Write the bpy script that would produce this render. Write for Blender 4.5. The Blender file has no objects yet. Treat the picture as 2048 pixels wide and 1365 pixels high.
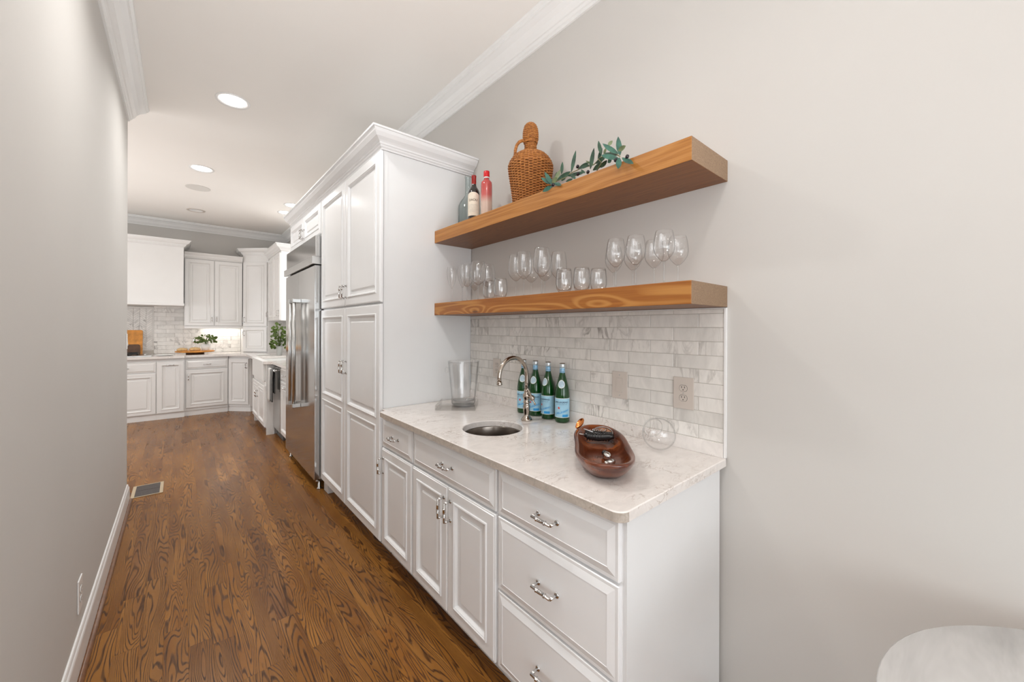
import bpy, bmesh, math, random
from mathutils import Vector, Matrix
random.seed(7)
S_ = bpy.context.scene
COL = S_.collection
PI = math.pi
# ------------------------------------------------------------------ camera
F_PX, TH, HY, ROLL, ZC = 778.0, 0.7073, 655.3, 0.00267, 1.42
cam_d = bpy.data.cameras.new('camera'); cam = bpy.data.objects.new('camera', cam_d); COL.objects.link(cam)
cam_d.sensor_fit = 'HORIZONTAL'; cam_d.sensor_width = 36.0; cam_d.lens = F_PX / 2048 * 36.0
cam_d.shift_y = -(682.5 - HY) / 2048; cam_d.clip_start = 0.02
fw = Vector((math.sin(TH), math.cos(TH), 0)); rt = Vector((math.cos(TH), -math.sin(TH), 0)); up = Vector((0, 0, 1))
r2 = rt * math.cos(ROLL) + up * math.sin(ROLL); u2 = up * math.cos(ROLL) - rt * math.sin(ROLL)
cam.matrix_world = Matrix(((r2.x, u2.x, -fw.x, 0), (r2.y, u2.y, -fw.y, 0), (r2.z, u2.z, -fw.z, ZC), (0, 0, 0, 1)))
S_.camera = cam
# ------------------------------------------------------------------ world, exposure, large lights
S_.view_settings.view_transform = 'Standard'; S_.view_settings.look = 'None'
S_.view_settings.gamma = 1.0; S_.view_settings.use_curve_mapping = False
S_.view_settings.exposure = 0.13
w = bpy.data.worlds.new('world'); S_.world = w; w.use_nodes = True
w.node_tree.nodes['Background'].inputs[0].default_value = (0.80, 0.88, 1.0, 1)
w.node_tree.nodes['Background'].inputs[1].default_value = 1.2
H = 3.20; W = 1.616; XL = -0.32; XF = -4.2; YB = -4.0; YK = 8.72; YE = 4.40; YS = 0.55
def area(name, loc, rot, sx, sy, power, col=(1, 1, 1)):
    d = bpy.data.lights.new(name, 'AREA'); d.shape = 'RECTANGLE'; d.size = sx; d.size_y = sy
    d.energy = power; d.color = col
    o = bpy.data.objects.new(name, d); COL.objects.link(o); o.location = loc; o.rotation_euler = rot
    return o
area('window_light', (-.7, YB + 0.05, 1.5), (PI / 2 + .06, 0, 0), 4.0, 2.2, 20, (0.88, 0.94, 1.0))  # added area lamps standing in for daylight from unseen windows
area('window_light', (XF + 0.05, -1.6, 1.6), (0, -PI / 2 - .12, 0), 2.2, 3.6, 7, (0.94, 0.97, 1.0))
area('window_light', (XF + 0.05, 6.4, 1.7), (0, -PI / 2 - .12, 0), 2.0, 3.2, 38, (0.98, 0.985, 1.0))
area('window_light', (W - 0.05, 6.45, 1.95), (0, PI / 2, 0), 0.9, 1.1, 4, (1.0, 0.99, 0.97))
# added unseen fill lamp behind the camera, brightening the low walls and doors
area('soft_box', (0.35, -1.5, 0.95), (PI / 2 - .05, 0, .12), 1.1, 1.3, 11, (0.90, 0.96, 1.0))
# added upward fill lamps, unseen, lifting the ceiling: living area, passage, kitchen
area('bounce_light', (-1.2, -1.6, 1.3), (PI, 0, 0), 3.0, 2.4, 60, (0.97, 0.98, 1.0))
bl = area('bounce_light', (0.2, -1.6, .5), (PI - .80, 0, 0), 1.0, 0.8, 14, (0.97, 0.985, 1.0)); bl.data.spread = math.radians(60)
area('bounce_light', (-1.9, 5.8, 1.2), (PI, 0, 0), 2.2, 2.6, 44, (1.0, 0.985, 0.96))
DOWNLIGHT_W = 10.0
# ------------------------------------------------------------------ materials
M = {}
def newmat(name):
    m = bpy.data.materials.new(name); m.use_nodes = True; M[name] = m
    nt = m.node_tree; return m, nt, nt.nodes['Principled BSDF']
def setp(p, col=None, rough=None, metal=None, coat=None, trans=None, ior=None, spec=None):
    if col is not None: p.inputs['Base Color'].default_value = (*col, 1)
    if rough is not None: p.inputs['Roughness'].default_value = rough
    if metal is not None: p.inputs['Metallic'].default_value = metal
    if coat is not None: p.inputs['Coat Weight'].default_value = coat; p.inputs['Coat Roughness'].default_value = 0.06
    if trans is not None: p.inputs['Transmission Weight'].default_value = trans
    if ior is not None: p.inputs['IOR'].default_value = ior
    if spec is not None: p.inputs['Specular IOR Level'].default_value = spec
def nd(nt, typ, **kw):
    n = nt.nodes.new(typ)
    for k, v in kw.items():
        if k in n.inputs.keys() if hasattr(n.inputs, 'keys') else False: n.inputs[k].default_value = v
        else: setattr(n, k, v)
    return n
def ramp(nt, fac, stops):
    r = nt.nodes.new('ShaderNodeValToRGB'); e = r.color_ramp.elements
    while len(e) < len(stops): e.new(0.5)
    for i, (p, c) in enumerate(stops):
        e[i].position = p; e[i].color = (*c, 1) if len(c) == 3 else c
    nt.links.new(fac, r.inputs[0]); return r.outputs[0]
def mathn(nt, op, a, b=None, c=None):
    n = nt.nodes.new('ShaderNodeMath'); n.operation = op
    for i, v in enumerate((a, b, c)):
        if v is None: continue
        if isinstance(v, (int, float)): n.inputs[i].default_value = v
        else: nt.links.new(v, n.inputs[i])
    return n.outputs[0]
def mixc(nt, fac, a, b, mode='MIX'):
    n = nt.nodes.new('ShaderNodeMix'); n.data_type = 'RGBA'; n.blend_type = mode
    for sock, v in ((n.inputs[0], fac), (n.inputs[6], a), (n.inputs[7], b)):
        if isinstance(v, (int, float)): sock.default_value = v
        elif isinstance(v, tuple): sock.default_value = (*v, 1)
        else: nt.links.new(v, sock)
    return n.outputs[2]
def noise(nt, vec, scale, detail=2, rough=0.5, dist=0.0):
    n = nt.nodes.new('ShaderNodeTexNoise'); n.inputs['Scale'].default_value = scale
    n.inputs['Detail'].default_value = detail; n.inputs['Roughness'].default_value = rough
    n.inputs['Distortion'].default_value = dist
    if vec is not None: nt.links.new(vec, n.inputs['Vector'])
    return n.outputs['Fac']
def mapping(nt, vec, scale=(1, 1, 1), loc=(0, 0, 0), rot=(0, 0, 0)):
    n = nt.nodes.new('ShaderNodeMapping'); nt.links.new(vec, n.inputs['Vector'])
    n.inputs['Scale'].default_value = scale; n.inputs['Location'].default_value = loc; n.inputs['Rotation'].default_value = rot
    return n.outputs[0]
def bump(nt, p, h, strength=0.1, dist=0.01):
    b = nt.nodes.new('ShaderNodeBump'); b.inputs['Strength'].default_value = strength; b.inputs['Distance'].default_value = dist
    nt.links.new(h, b.inputs['Height']); nt.links.new(b.outputs[0], p.inputs['Normal'])
def geopos(nt): return nt.nodes.new('ShaderNodeNewGeometry').outputs['Position']
def objpos(nt): return nt.nodes.new('ShaderNodeTexCoord').outputs['Object']
def simple(name, col, rough=0.5, metal=0.0, coat=None, spec=None, var=0.0, vs=8.0, bmp=0.0, bs=200.0):
    m, nt, p = newmat(name); setp(p, col, rough, metal, coat, spec=spec)
    pos = objpos(nt)
    n = noise(nt, pos, vs, 3)
    c = ramp(nt, n, [(0.3, tuple(x * (1 - var) for x in col)), (0.7, tuple(min(1, x * (1 + var)) for x in col))])
    nt.links.new(c, p.inputs['Base Color'])
    if bmp: bump(nt, p, noise(nt, pos, bs, 2), bmp, 0.002)
    return m
simple('wall_paint', (0.620, 0.600, 0.572), 0.75, var=0.012, vs=1.5, bmp=0.05, bs=120)
simple('ceiling_paint', (0.860, 0.828, 0.790), 0.8, var=0.01, vs=1.5, bmp=0.04, bs=120)
simple('trim_paint', (0.85, 0.845, 0.835), 0.28, var=0.01)
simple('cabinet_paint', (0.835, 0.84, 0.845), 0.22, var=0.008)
simple('kitchen_paint', (0.80, 0.79, 0.775), 0.22, var=0.008)
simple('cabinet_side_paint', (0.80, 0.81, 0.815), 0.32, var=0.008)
simple('white_plastic', (0.62, 0.555, 0.50), 0.35)
simple('white_ceramic', (0.84, 0.84, 0.82), 0.15)
simple('dark_slot', (0.02, 0.018, 0.016), 0.5)
simple('shadow_gap', (0.10, 0.10, 0.10), 0.6)
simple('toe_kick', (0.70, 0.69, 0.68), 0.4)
simple('chrome', (0.66, 0.655, 0.65), 0.10, 1.0)
simple('nickel', (0.46, 0.40, 0.345), 0.07, 1.0)
simple('satin_metal', (0.58, 0.58, 0.57), 0.28, 1.0)
simple('grate_iron', (0.015, 0.015, 0.015), 0.5)
simple('sink_steel', (0.24, 0.21, 0.185), 0.22, 1.0)
simple('black_plastic', (0.008, 0.008, 0.009), 0.22)
simple('copper', (0.60, 0.22, 0.07), 0.15, 1.0)
simple('towel_grey', (0.16, 0.16, 0.155), 0.9, var=0.2, vs=40, bmp=0.3, bs=400)
simple('towel_white', (0.62, 0.61, 0.59), 0.9, var=0.05, vs=30, bmp=0.3, bs=400)
simple('leaf_green', (0.075, 0.125, 0.012), 0.45, var=0.35, vs=30)
simple('olive_leaf', (0.035, 0.085, 0.05), 0.5, var=0.45, vs=35)
simple('olive_leaf_pale', (0.17, 0.21, 0.10), 0.5, var=0.3, vs=35)
simple('olive_leaf_blue', (0.035, 0.115, 0.082), 0.45, var=0.45, vs=35)
simple('olive_stem', (0.22, 0.20, 0.09), 0.6)
simple('olive_fruit', (0.012, 0.008, 0.014), 0.2)
simple('wax_red', (0.30, 0.012, 0.008), 0.25)
simple('cap_red', (0.62, 0.01, 0.015), 0.25)
simple('paper_cream', (0.78, 0.70, 0.58), 0.6, var=0.05, vs=60)
simple('wine_glass_dark', (0.012, 0.010, 0.008), 0.06, coat=0.6)
simple('print_brown', (0.16, 0.11, 0.07), 0.6)
simple('print_grey', (0.50, 0.47, 0.42), 0.6)
simple('print_navy', (0.015, 0.04, 0.10), 0.5)
simple('print_blue', (0.03, 0.33, 0.72), 0.5)
simple('print_red', (0.70, 0.05, 0.03), 0.5)
simple('label_blue', (0.36, 0.62, 0.78), 0.5, var=0.06, vs=50)
simple('label_white', (0.80, 0.82, 0.80), 0.5)
simple('label_badge', (0.45, 0.58, 0.66), 0.5, var=0.15, vs=120)
simple('cap_blue', (0.12, 0.36, 0.60), 0.3, 0.3)
simple('cap_foil', (0.62, 0.66, 0.68), 0.3, 0.6)
simple('board_orange', (0.66, 0.27, 0.045), 0.5, var=0.25, vs=14)
simple('board_dark', (0.10, 0.045, 0.02), 0.5, var=0.3, vs=20)
simple('bread_tan', (0.62, 0.42, 0.20), 0.7, var=0.2, vs=30)
simple('pot_grey', (0.42, 0.42, 0.40), 0.4)
simple('register_tan', (0.45, 0.36, 0.24), 0.4)
simple('register_dark', (0.10, 0.085, 0.08), 0.5)
simple('speaker_mesh', (0.66, 0.635, 0.60), 0.8, bmp=0.2, bs=900)
simple('shoe_stain', (0.16, 0.065, 0.024), 0.3, var=0.2, vs=30)
simple('soil', (0.06, 0.04, 0.025), 0.9, var=0.3, vs=60)
# stainless
m, nt, p = newmat('stainless'); setp(p, (0.56, 0.56, 0.555), 0.13, 1.0)
v = mapping(nt, objpos(nt), (2, 260, 2)); bump(nt, p, noise(nt, v, 3, 2), 0.025, 0.001)
# bottle glass
m, nt, p = newmat('green_glass'); setp(p, (0.002, 0.050, 0.006), 0.05, coat=0.3)
def thin_glass(name, face_col, edge_col, rough=0.02, tint_pow=(0.25, 0.92), gain=1.0):
    m = bpy.data.materials.new(name); m.use_nodes = True; M[name] = m
    nt = m.node_tree; nt.nodes.remove(nt.nodes['Principled BSDF']); out = nt.nodes['Material Output']
    lw = nt.nodes.new('ShaderNodeLayerWeight'); lw.inputs[0].default_value = 0.5
    col = ramp(nt, lw.outputs['Facing'], [(tint_pow[0], face_col), (tint_pow[1], edge_col)])
    tr = nt.nodes.new('ShaderNodeBsdfTransparent'); nt.links.new(col, tr.inputs[0])
    gl = nt.nodes.new('ShaderNodeBsdfGlossy'); gl.inputs['Roughness'].default_value = rough
    gl.inputs['Color'].default_value = (1, 1, 1, 1)
    f = mathn(nt, 'ADD', mathn(nt, 'MULTIPLY', mathn(nt, 'POWER', lw.outputs['Facing'], 4.0), .5 * gain), .035 * gain)
    mx = nt.nodes.new('ShaderNodeMixShader'); nt.links.new(f, mx.inputs[0])
    nt.links.new(tr.outputs[0], mx.inputs[1]); nt.links.new(gl.outputs[0], mx.inputs[2])
    nt.links.new(mx.outputs[0], out.inputs['Surface'])
    return m
thin_glass('clear_glass', (0.985, 0.985, 0.985), (0.48, 0.49, 0.49), gain=2.2, tint_pow=(.50, 1.0))
thin_glass('thick_glass', (0.955, 0.96, 0.96), (0.42, 0.43, 0.43), gain=1.2, tint_pow=(.45, 1.0))
thin_glass('jug_glass', (0.90, 0.93, 0.93), (0.35, 0.40, 0.40), gain=1.2, tint_pow=(.5, 1.0))
thin_glass('acrylic', (0.975, 0.97, 0.965), (0.80, 0.79, 0.77), gain=1.0, tint_pow=(.6, 1.0))
# rose bottle gradient (printed colour: red shoulder fading to pink-cream)
m, nt, p = newmat('rose_print'); setp(p, rough=0.15, coat=0.5)
sx = nt.nodes.new('ShaderNodeSeparateXYZ'); nt.links.new(objpos(nt), sx.inputs[0])
c = ramp(nt, mathn(nt, 'MULTIPLY', sx.outputs['Z'], 1 / 0.27), [(0.05, (0.66, 0.52, 0.42)), (0.42, (0.68, 0.50, 0.42)), (0.60, (0.58, 0.13, 0.12)), (0.95, (0.50, 0.05, 0.045))])
nt.links.new(c, p.inputs['Base Color'])
# wicker
m, nt, p = newmat('wicker'); setp(p, rough=0.5)
n = noise(nt, objpos(nt), 90, 3)
nt.links.new(ramp(nt, n, [(0.25, (0.22, 0.07, 0.014)), (0.55, (0.44, 0.165, 0.034)), (0.8, (0.58, 0.26, 0.062))]), p.inputs['Base Color'])
simple('wicker_dark', (0.14, 0.05, 0.015), 0.7)
# marble
def marble(name, base, vein, scale, attr=False, rough=0.25, dens=(0.46, 0.5, 0.54), stretch=(1, 1, 1), rot=(0, 0, 0), soft=0.10, tint=None, grain=True):
    m, nt, p = newmat(name); setp(p, rough=rough)
    pos = geopos(nt)
    if attr:
        a = nt.nodes.new('ShaderNodeAttribute'); a.attribute_name = 'rnd'
        off = nt.nodes.new('ShaderNodeVectorMath'); off.operation = 'MULTIPLY_ADD'
        nt.links.new(a.outputs['Color'], off.inputs[0]); off.inputs[1].default_value = (37, 53, 71); nt.links.new(pos, off.inputs[2])
        pos = off.outputs[0]
    v = mapping(nt, pos, stretch, (0, 0, 0), rot)
    n1 = noise(nt, v, scale, 5, 0.6, 1.2)
    veins = ramp(nt, n1, [(dens[0], (0, 0, 0)), (dens[1], (1, 1, 1)), (dens[2], (0, 0, 0))])
    n2 = noise(nt, v, scale * 0.45, 2, 0.5)
    msk = ramp(nt, n2, [(0.46, (0, 0, 0)), (0.66, (1, 1, 1))])
    vm = mathn(nt, 'MULTIPLY', veins, msk)
    if attr:
        sc3 = nt.nodes.new('ShaderNodeSeparateColor'); nt.links.new(a.outputs['Color'], sc3.inputs[0])
        vm = mathn(nt, 'MULTIPLY', vm, ramp(nt, sc3.outputs[1], [(0.30, (.15, .15, .15)), (0.70, (.55, .55, .55)), (1.0, (1, 1, 1))]))
    n3 = noise(nt, v, scale * 1.3, 4, 0.65, 0.5)
    cloud = ramp(nt, n3, [(0.35, tuple(x * (1 - soft) for x in base)), (0.65, base)])
    c = mixc(nt, vm, cloud, vein)
    if attr:
        sh = ramp(nt, a.outputs['Fac'], tint or [(0.0, (0.80, 0.79, 0.77)), (0.5, (0.95, 0.94, 0.925)), (1.0, (1, 0.98, 0.96))])
        c = mixc(nt, 1.0, c, sh, 'MULTIPLY')
    nt.links.new(c, p.inputs['Base Color'])
    return m
marble('tile_marble', (0.88, 0.86, 0.83), (0.22, 0.20, 0.18), 6.5, True, 0.22, stretch=(1, 2.0, 0.7), rot=(0.7, 0, 0), soft=0.13, dens=(0.42, 0.5, 0.56))
marble('quartz', (0.83, 0.785, 0.75), (0.44, 0.36, 0.31), 16, False, 0.10, dens=(0.475, 0.5, 0.525), soft=0.09, stretch=(0.8, 1.3, 1), rot=(0, 0, 0.6))
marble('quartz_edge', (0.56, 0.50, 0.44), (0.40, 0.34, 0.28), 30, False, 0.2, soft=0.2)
marble('table_marble', (0.66, 0.65, 0.64), (0.15, 0.16, 0.165), 4.0, False, 0.15, dens=(0.45, 0.5, 0.55), stretch=(0.35, 1.8, 1), rot=(0, 0, 0.55), soft=0.24)
simple('grout', (0.50, 0.47, 0.43), 0.8)
# wood floor
def oak(name, cols, freq=26.0, sc=(7.0, 1.1, 7.0), rough=0.26):
    m, nt, p = newmat(name); setp(p, rough=rough, spec=.2)
    a = nt.nodes.new('ShaderNodeAttribute'); a.attribute_name = 'rnd'
    off = nt.nodes.new('ShaderNodeVectorMath'); off.operation = 'MULTIPLY_ADD'
    nt.links.new(a.outputs['Color'], off.inputs[0]); off.inputs[1].default_value = (41, 29, 13); nt.links.new(geopos(nt), off.inputs[2])
    pos = off.outputs[0]
    v = mapping(nt, pos, sc)
    n1 = noise(nt, v, 1.0, 2.2, 0.42, 0.25)
    sxx = nt.nodes.new('ShaderNodeSeparateXYZ'); nt.links.new(pos, sxx.inputs[0])
    n1 = mathn(nt, 'ADD', n1, mathn(nt, 'MULTIPLY', sxx.outputs['X'], 1.7))
    wav = mathn(nt, 'SINE', mathn(nt, 'MULTIPLY', n1, freq * 6.28))
    line = ramp(nt, wav, [(0.0, (0, 0, 0)), (0.15, (0, 0, 0)), (0.95, (1, 1, 1))])
    # ramp clamps below 0; dark early-wood lines where the wave is high
    v2 = mapping(nt, pos, (260, 14, 260)); pore = noise(nt, v2, 1.0, 2, 0.6)
    pr = ramp(nt, pore, [(0.42, (1, 1, 1)), (0.60, (0, 0, 0))])
    v3 = mapping(nt, pos, (9, 1.6, 9)); cl = noise(nt, v3, 1.0, 2, 0.5)
    base = ramp(nt, cl, [(0.3, cols[1]), (0.7, cols[0])])
    tint = ramp(nt, a.outputs['Fac'], [(0.0, (0.55, 0.50, 0.46)), (0.35, (0.86, 0.84, 0.82)), (0.7, (1.06, 1.06, 1.03)), (1.0, (1.45, 1.50, 1.52))])
    base = mixc(nt, 1.0, base, tint, 'MULTIPLY')
    lm = mathn(nt, 'MULTIPLY', line, mathn(nt, 'ADD', mathn(nt, 'MULTIPLY', pr, 0.35), 0.60))
    c = mixc(nt, lm, base, mixc(nt, 1.0, cols[2], tint, 'MULTIPLY'))
    nt.links.new(c, p.inputs['Base Color'])
    hh = mathn(nt, 'MULTIPLY', lm, -1.0); bump(nt, p, hh, 0.12, 0.0008)
    rr = mathn(nt, 'ADD', mathn(nt, 'MULTIPLY', lm, 0.12), rough); nt.links.new(rr, p.inputs['Roughness'])
    return m
oak('oak_floor', ((0.310, 0.136, 0.030), (0.190, 0.072, 0.013), (0.040, 0.014, 0.0045)), freq=34.0, sc=(9.0, 1.0, 9.0))
# shelf pine: long grain along Y with knots
def pine(name, light, dark, line, knots=True, sc=(6, 0.55, 6), freq=17, gain=1.0):
    m, nt, p = newmat(name); setp(p, rough=0.42)
    pos = geopos(nt)
    v = mapping(nt, pos, sc)
    n1 = noise(nt, v, 1.0, 1.6, 0.4, 0.15)
    val = n1
    if knots:
        vo = nt.nodes.new('ShaderNodeTexVoronoi'); vo.inputs['Scale'].default_value = 1.0
        nt.links.new(mapping(nt, pos, (8.0, 2.0, 8.0), (0.3, 0.15, 0.1)), vo.inputs['Vector'])
        d = vo.outputs['Distance']
        k = mathn(nt, 'MULTIPLY', mathn(nt, 'POWER', 2.718, mathn(nt, 'MULTIPLY', mathn(nt, 'MULTIPLY', d, d), -16.0)), 0.26)
        val = mathn(nt, 'ADD', n1, k)
        kn = ramp(nt, d, [(0.055, (1, 1, 1)), (0.085, (0, 0, 0))])
    wav = mathn(nt, 'SINE', mathn(nt, 'MULTIPLY', val, freq * 6.28))
    l = ramp(nt, mathn(nt, 'ADD', mathn(nt, 'MULTIPLY', wav, 0.5), 0.5), [(0.45, (0, 0, 0)), (1.0, (1, 1, 1))])
    fine = noise(nt, mapping(nt, pos, (180, 5, 180)), 1.0, 2)
    base = ramp(nt, fine, [(0.3, dark), (0.7, light)])
    c = mixc(nt, mathn(nt, 'MULTIPLY', l, gain), base, line)
    if knots: c = mixc(nt, kn, c, (0.16, 0.06, 0.02))
    nt.links.new(c, p.inputs['Base Color']); bump(nt, p, l, 0.05, 0.001)
    return m
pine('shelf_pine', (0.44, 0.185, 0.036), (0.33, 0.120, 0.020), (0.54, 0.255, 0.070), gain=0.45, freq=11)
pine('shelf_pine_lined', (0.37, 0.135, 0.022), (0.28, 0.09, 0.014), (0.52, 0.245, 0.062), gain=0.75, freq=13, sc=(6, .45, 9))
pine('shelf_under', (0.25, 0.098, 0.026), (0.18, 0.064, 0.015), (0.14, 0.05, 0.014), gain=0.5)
m, nt, p = newmat('end_grain'); setp(p, rough=0.6)
n = noise(nt, mapping(nt, geopos(nt), (18, 5, 60)), 1.0, 3, 0.5, 1.0)
wv = mathn(nt, 'SINE', mathn(nt, 'MULTIPLY', n, 60))
nt.links.new(ramp(nt, mathn(nt, 'ADD', mathn(nt, 'MULTIPLY', wv, 0.5), 0.5), [(0.0, (0.23, 0.145, 0.085)), (1.0, (0.29, 0.19, 0.115))]), p.inputs['Base Color'])
m, nt, p = newmat('bowl_wood'); setp(p, rough=0.25, coat=0.4)
n = noise(nt, mapping(nt, objpos(nt), (16, 2.2, 16)), 1.0, 4, 0.6, 1.0)
nt.links.new(ramp(nt, n, [(0.30, (0.040, 0.007, 0.003)), (0.5, (0.13, 0.028, 0.008)), (0.68, (0.26, 0.07, 0.017))]), p.inputs['Base Color'])
def emit(name, col, s):
    m = bpy.data.materials.new(name); m.use_nodes = True; M[name] = m; nt = m.node_tree
    nt.nodes.remove(nt.nodes['Principled BSDF']); e = nt.nodes.new('ShaderNodeEmission')
    e.inputs[0].default_value = (*col, 1); e.inputs[1].default_value = s
    nt.links.new(e.outputs[0], nt.nodes['Material Output'].inputs['Surface'])
emit('lamp_glow', (1, 0.97, 0.93), 9.0)
emit('strip_glow', (1, 0.95, 0.88), 4.0)
# ------------------------------------------------------------------ mesh helpers
class MB:
    def __init__(self): self.bm = bmesh.new()
    def box(self, x0, x1, y0, y1, z0, z1, bev=0.0, mi=0):
        n0 = len(self.bm.verts); bm = self.bm
        vs = [bm.verts.new((x, y, z)) for x in (x0, x1) for y in (y0, y1) for z in (z0, z1)]
        fs = [bm.faces.new([vs[i] for i in q]) for q in ((0, 1, 3, 2), (4, 6, 7, 5), (0, 4, 5, 1), (2, 3, 7, 6), (0, 2, 6, 4), (1, 5, 7, 3))]
        for f in fs: f.material_index = mi
        if bev:
            es = list({e for f in fs for e in f.edges})
            r = bmesh.ops.bevel(bm, geom=es, offset=bev, segments=2, profile=0.6, affect='EDGES')
            for f in r['faces']: f.material_index = mi
        return self
    def poly(self, pts, mi=0):
        f = self.bm.faces.new([self.bm.verts.new(p) for p in pts]); f.material_index = mi; return f
    def prism(self, pts, z0, z1, mi=0):
        a = [self.bm.verts.new((x, y, z0)) for x, y in pts]; b = [self.bm.verts.new((x, y, z1)) for x, y in pts]
        n = len(pts); fs = [self.bm.faces.new(a[::-1]), self.bm.faces.new(b)]
        for i in range(n): fs.append(self.bm.faces.new([a[i], a[(i + 1) % n], b[(i + 1) % n], b[i]]))
        for f in fs: f.material_index = mi
        return self
    def lathe(self, prof, c=(0, 0, 0), seg=32, mat=None, mi=0, smooth=True, sq=None):
        bm = self.bm; rings = []
        for r, z in prof:
            if r < 1e-6: rings.append([bm.verts.new((0, 0, z))])
            else:
                ring = []
                for i in range(seg):
                    a = 2 * PI * i / seg; rr = r
                    if sq: rr = r / ((abs(math.cos(a)) ** sq + abs(math.sin(a)) ** sq) ** (1 / sq))
                    ring.append(bm.verts.new((rr * math.cos(a), rr * math.sin(a), z)))
                rings.append(ring)
        for a, b in zip(rings, rings[1:]):
            for i in range(seg):
                j = (i + 1) % seg
                q = [a[i % len(a)], a[j % len(a)], b[j % len(b)], b[i % len(b)]]
                q2 = []
                for v in q:
                    if v not in q2: q2.append(v)
                if len(q2) >= 3:
                    f = bm.faces.new(q2); f.smooth = smooth; f.material_index = mi
        vs = [v for r in rings for v in r]
        mt = (Matrix.Translation(c) @ mat) if mat is not None else Matrix.Translation(c)
        bmesh.ops.transform(bm, matrix=mt, verts=vs)
        return self
    def tube(self, pts, rad, seg=10, cap=True, mi=0, closed=False):
        bm = self.bm; pts = [Vector(p) for p in pts]; n = len(pts)
        rad = rad if isinstance(rad, (list, tuple)) else [rad] * n
        rings = []; prev = None
        for i, p in enumerate(pts):
            if closed: t = (pts[(i + 1) % n] - pts[i - 1]).normalized()
            else: t = (pts[min(i + 1, n - 1)] - pts[max(i - 1, 0)]).normalized()
            if prev is None:
                a = Vector((0, 0, 1)) if abs(t.z) < 0.9 else Vector((1, 0, 0))
                nx = t.cross(a).normalized()
            else:
                nx = (prev - t * prev.dot(t)).normalized()
            prev = nx; ny = t.cross(nx)
            rings.append([bm.verts.new(p + (nx * math.cos(2 * PI * k / seg) + ny * math.sin(2 * PI * k / seg)) * rad[i]) for k in range(seg)])
        m = n if closed else n - 1
        for i in range(m):
            a, b = rings[i], rings[(i + 1) % n]
            for k in range(seg):
                f = bm.faces.new([a[k], a[(k + 1) % seg], b[(k + 1) % seg], b[k]]); f.smooth = True; f.material_index = mi
        if cap and not closed:
            for r in (rings[0][::-1], rings[-1]):
                f = bm.faces.new(r); f.material_index = mi
        return self
    def sweep(self, path, prof, z0, side=1, mi=0, cap=True, smooth=False):
        """profile points (d, h): d outward from the path (to its left if side=1), h added to z0"""
        bm = self.bm; n = len(path); rings = []
        P2 = [Vector((p[0], p[1])) for p in path]
        for i in range(n):
            ns = []
            if i > 0: t = (P2[i] - P2[i - 1]).normalized(); ns.append(Vector((-t.y, t.x)) * side)
            if i < n - 1: t = (P2[i + 1] - P2[i]).normalized(); ns.append(Vector((-t.y, t.x)) * side)
            if len(ns) == 2:
                m_ = (ns[0] + ns[1]); m_ = m_ / (1 + ns[0].dot(ns[1]))
            else: m_ = ns[0]
            rings.append([bm.verts.new((P2[i].x + m_.x * d, P2[i].y + m_.y * d, z0 + h)) for d, h in prof])
        k = len(prof)
        for a, b in zip(rings, rings[1:]):
            for j in range(k):
                f = bm.faces.new([a[j], a[(j + 1) % k], b[(j + 1) % k], b[j]]); f.material_index = mi; f.smooth = smooth
        if cap:
            bm.faces.new(rings[0][::-1]).material_index = mi; bm.faces.new(rings[-1]).material_index = mi
        return self
    def xf(self, mat):
        bmesh.ops.transform(self.bm, matrix=mat, verts=self.bm.verts[:]); return self
    def build(self, name, mats, parent=None, rnd=None, normals=True):
        if normals: bmesh.ops.recalc_face_normals(self.bm, faces=self.bm.faces[:])
        me = bpy.data.meshes.new(name); self.bm.to_mesh(me); self.bm.free()
        for m_ in (mats if isinstance(mats, (list, tuple)) else [mats]): me.materials.append(M[m_])
        if rnd is not None: set_rnd(me, rnd)
        o = bpy.data.objects.new(name, me); COL.objects.link(o)
        if parent is not None: o.parent = parent; o.matrix_parent_inverse = Matrix.Identity(4)
        return o
def set_rnd(me, vals):
    at = me.color_attributes.new('rnd', 'FLOAT_COLOR', 'POINT')
    if not isinstance(vals, list):
        random.seed(int(vals * 1e6)); c = (vals, random.random(), random.random(), 1); vals = [c] * len(me.vertices)
    for i, c in enumerate(vals): at.data[i].color = c
def tag(o, label, cat, group=None, kind=None):
    o['label'] = label; o['category'] = cat
    if group: o['group'] = group
    if kind: o['kind'] = kind
    return o
def thing(name, label, cat, loc=(0, 0, 0), rz=0.0, group=None):
    o = bpy.data.objects.new(name, None); COL.objects.link(o); o.location = loc; o.rotation_euler = (0, 0, rz)
    o.empty_display_size = 0.05
    return tag(o, label, cat, group)
def struct(o, label=None, cat=None):
    o['kind'] = 'structure'
    if label: o['label'] = label
    if cat: o['category'] = cat
    return o
def frame_mat(origin, u, w_):
    """local (u, w, v): x along u, y outward along w, z up"""
    u = Vector(u).normalized(); w_ = Vector(w_).normalized()
    return Matrix(((u.x, w_.x, 0, origin[0]), (u.y, w_.y, 0, origin[1]), (u.z, w_.z, 1, origin[2]), (0, 0, 0, 1)))
def copy_tree(o, parent=None):
    c = o.copy(); COL.objects.link(c); c.parent = parent
    for ch in [q for q in bpy.data.objects if q.parent == o]: copy_tree(ch, c)
    return c
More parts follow.
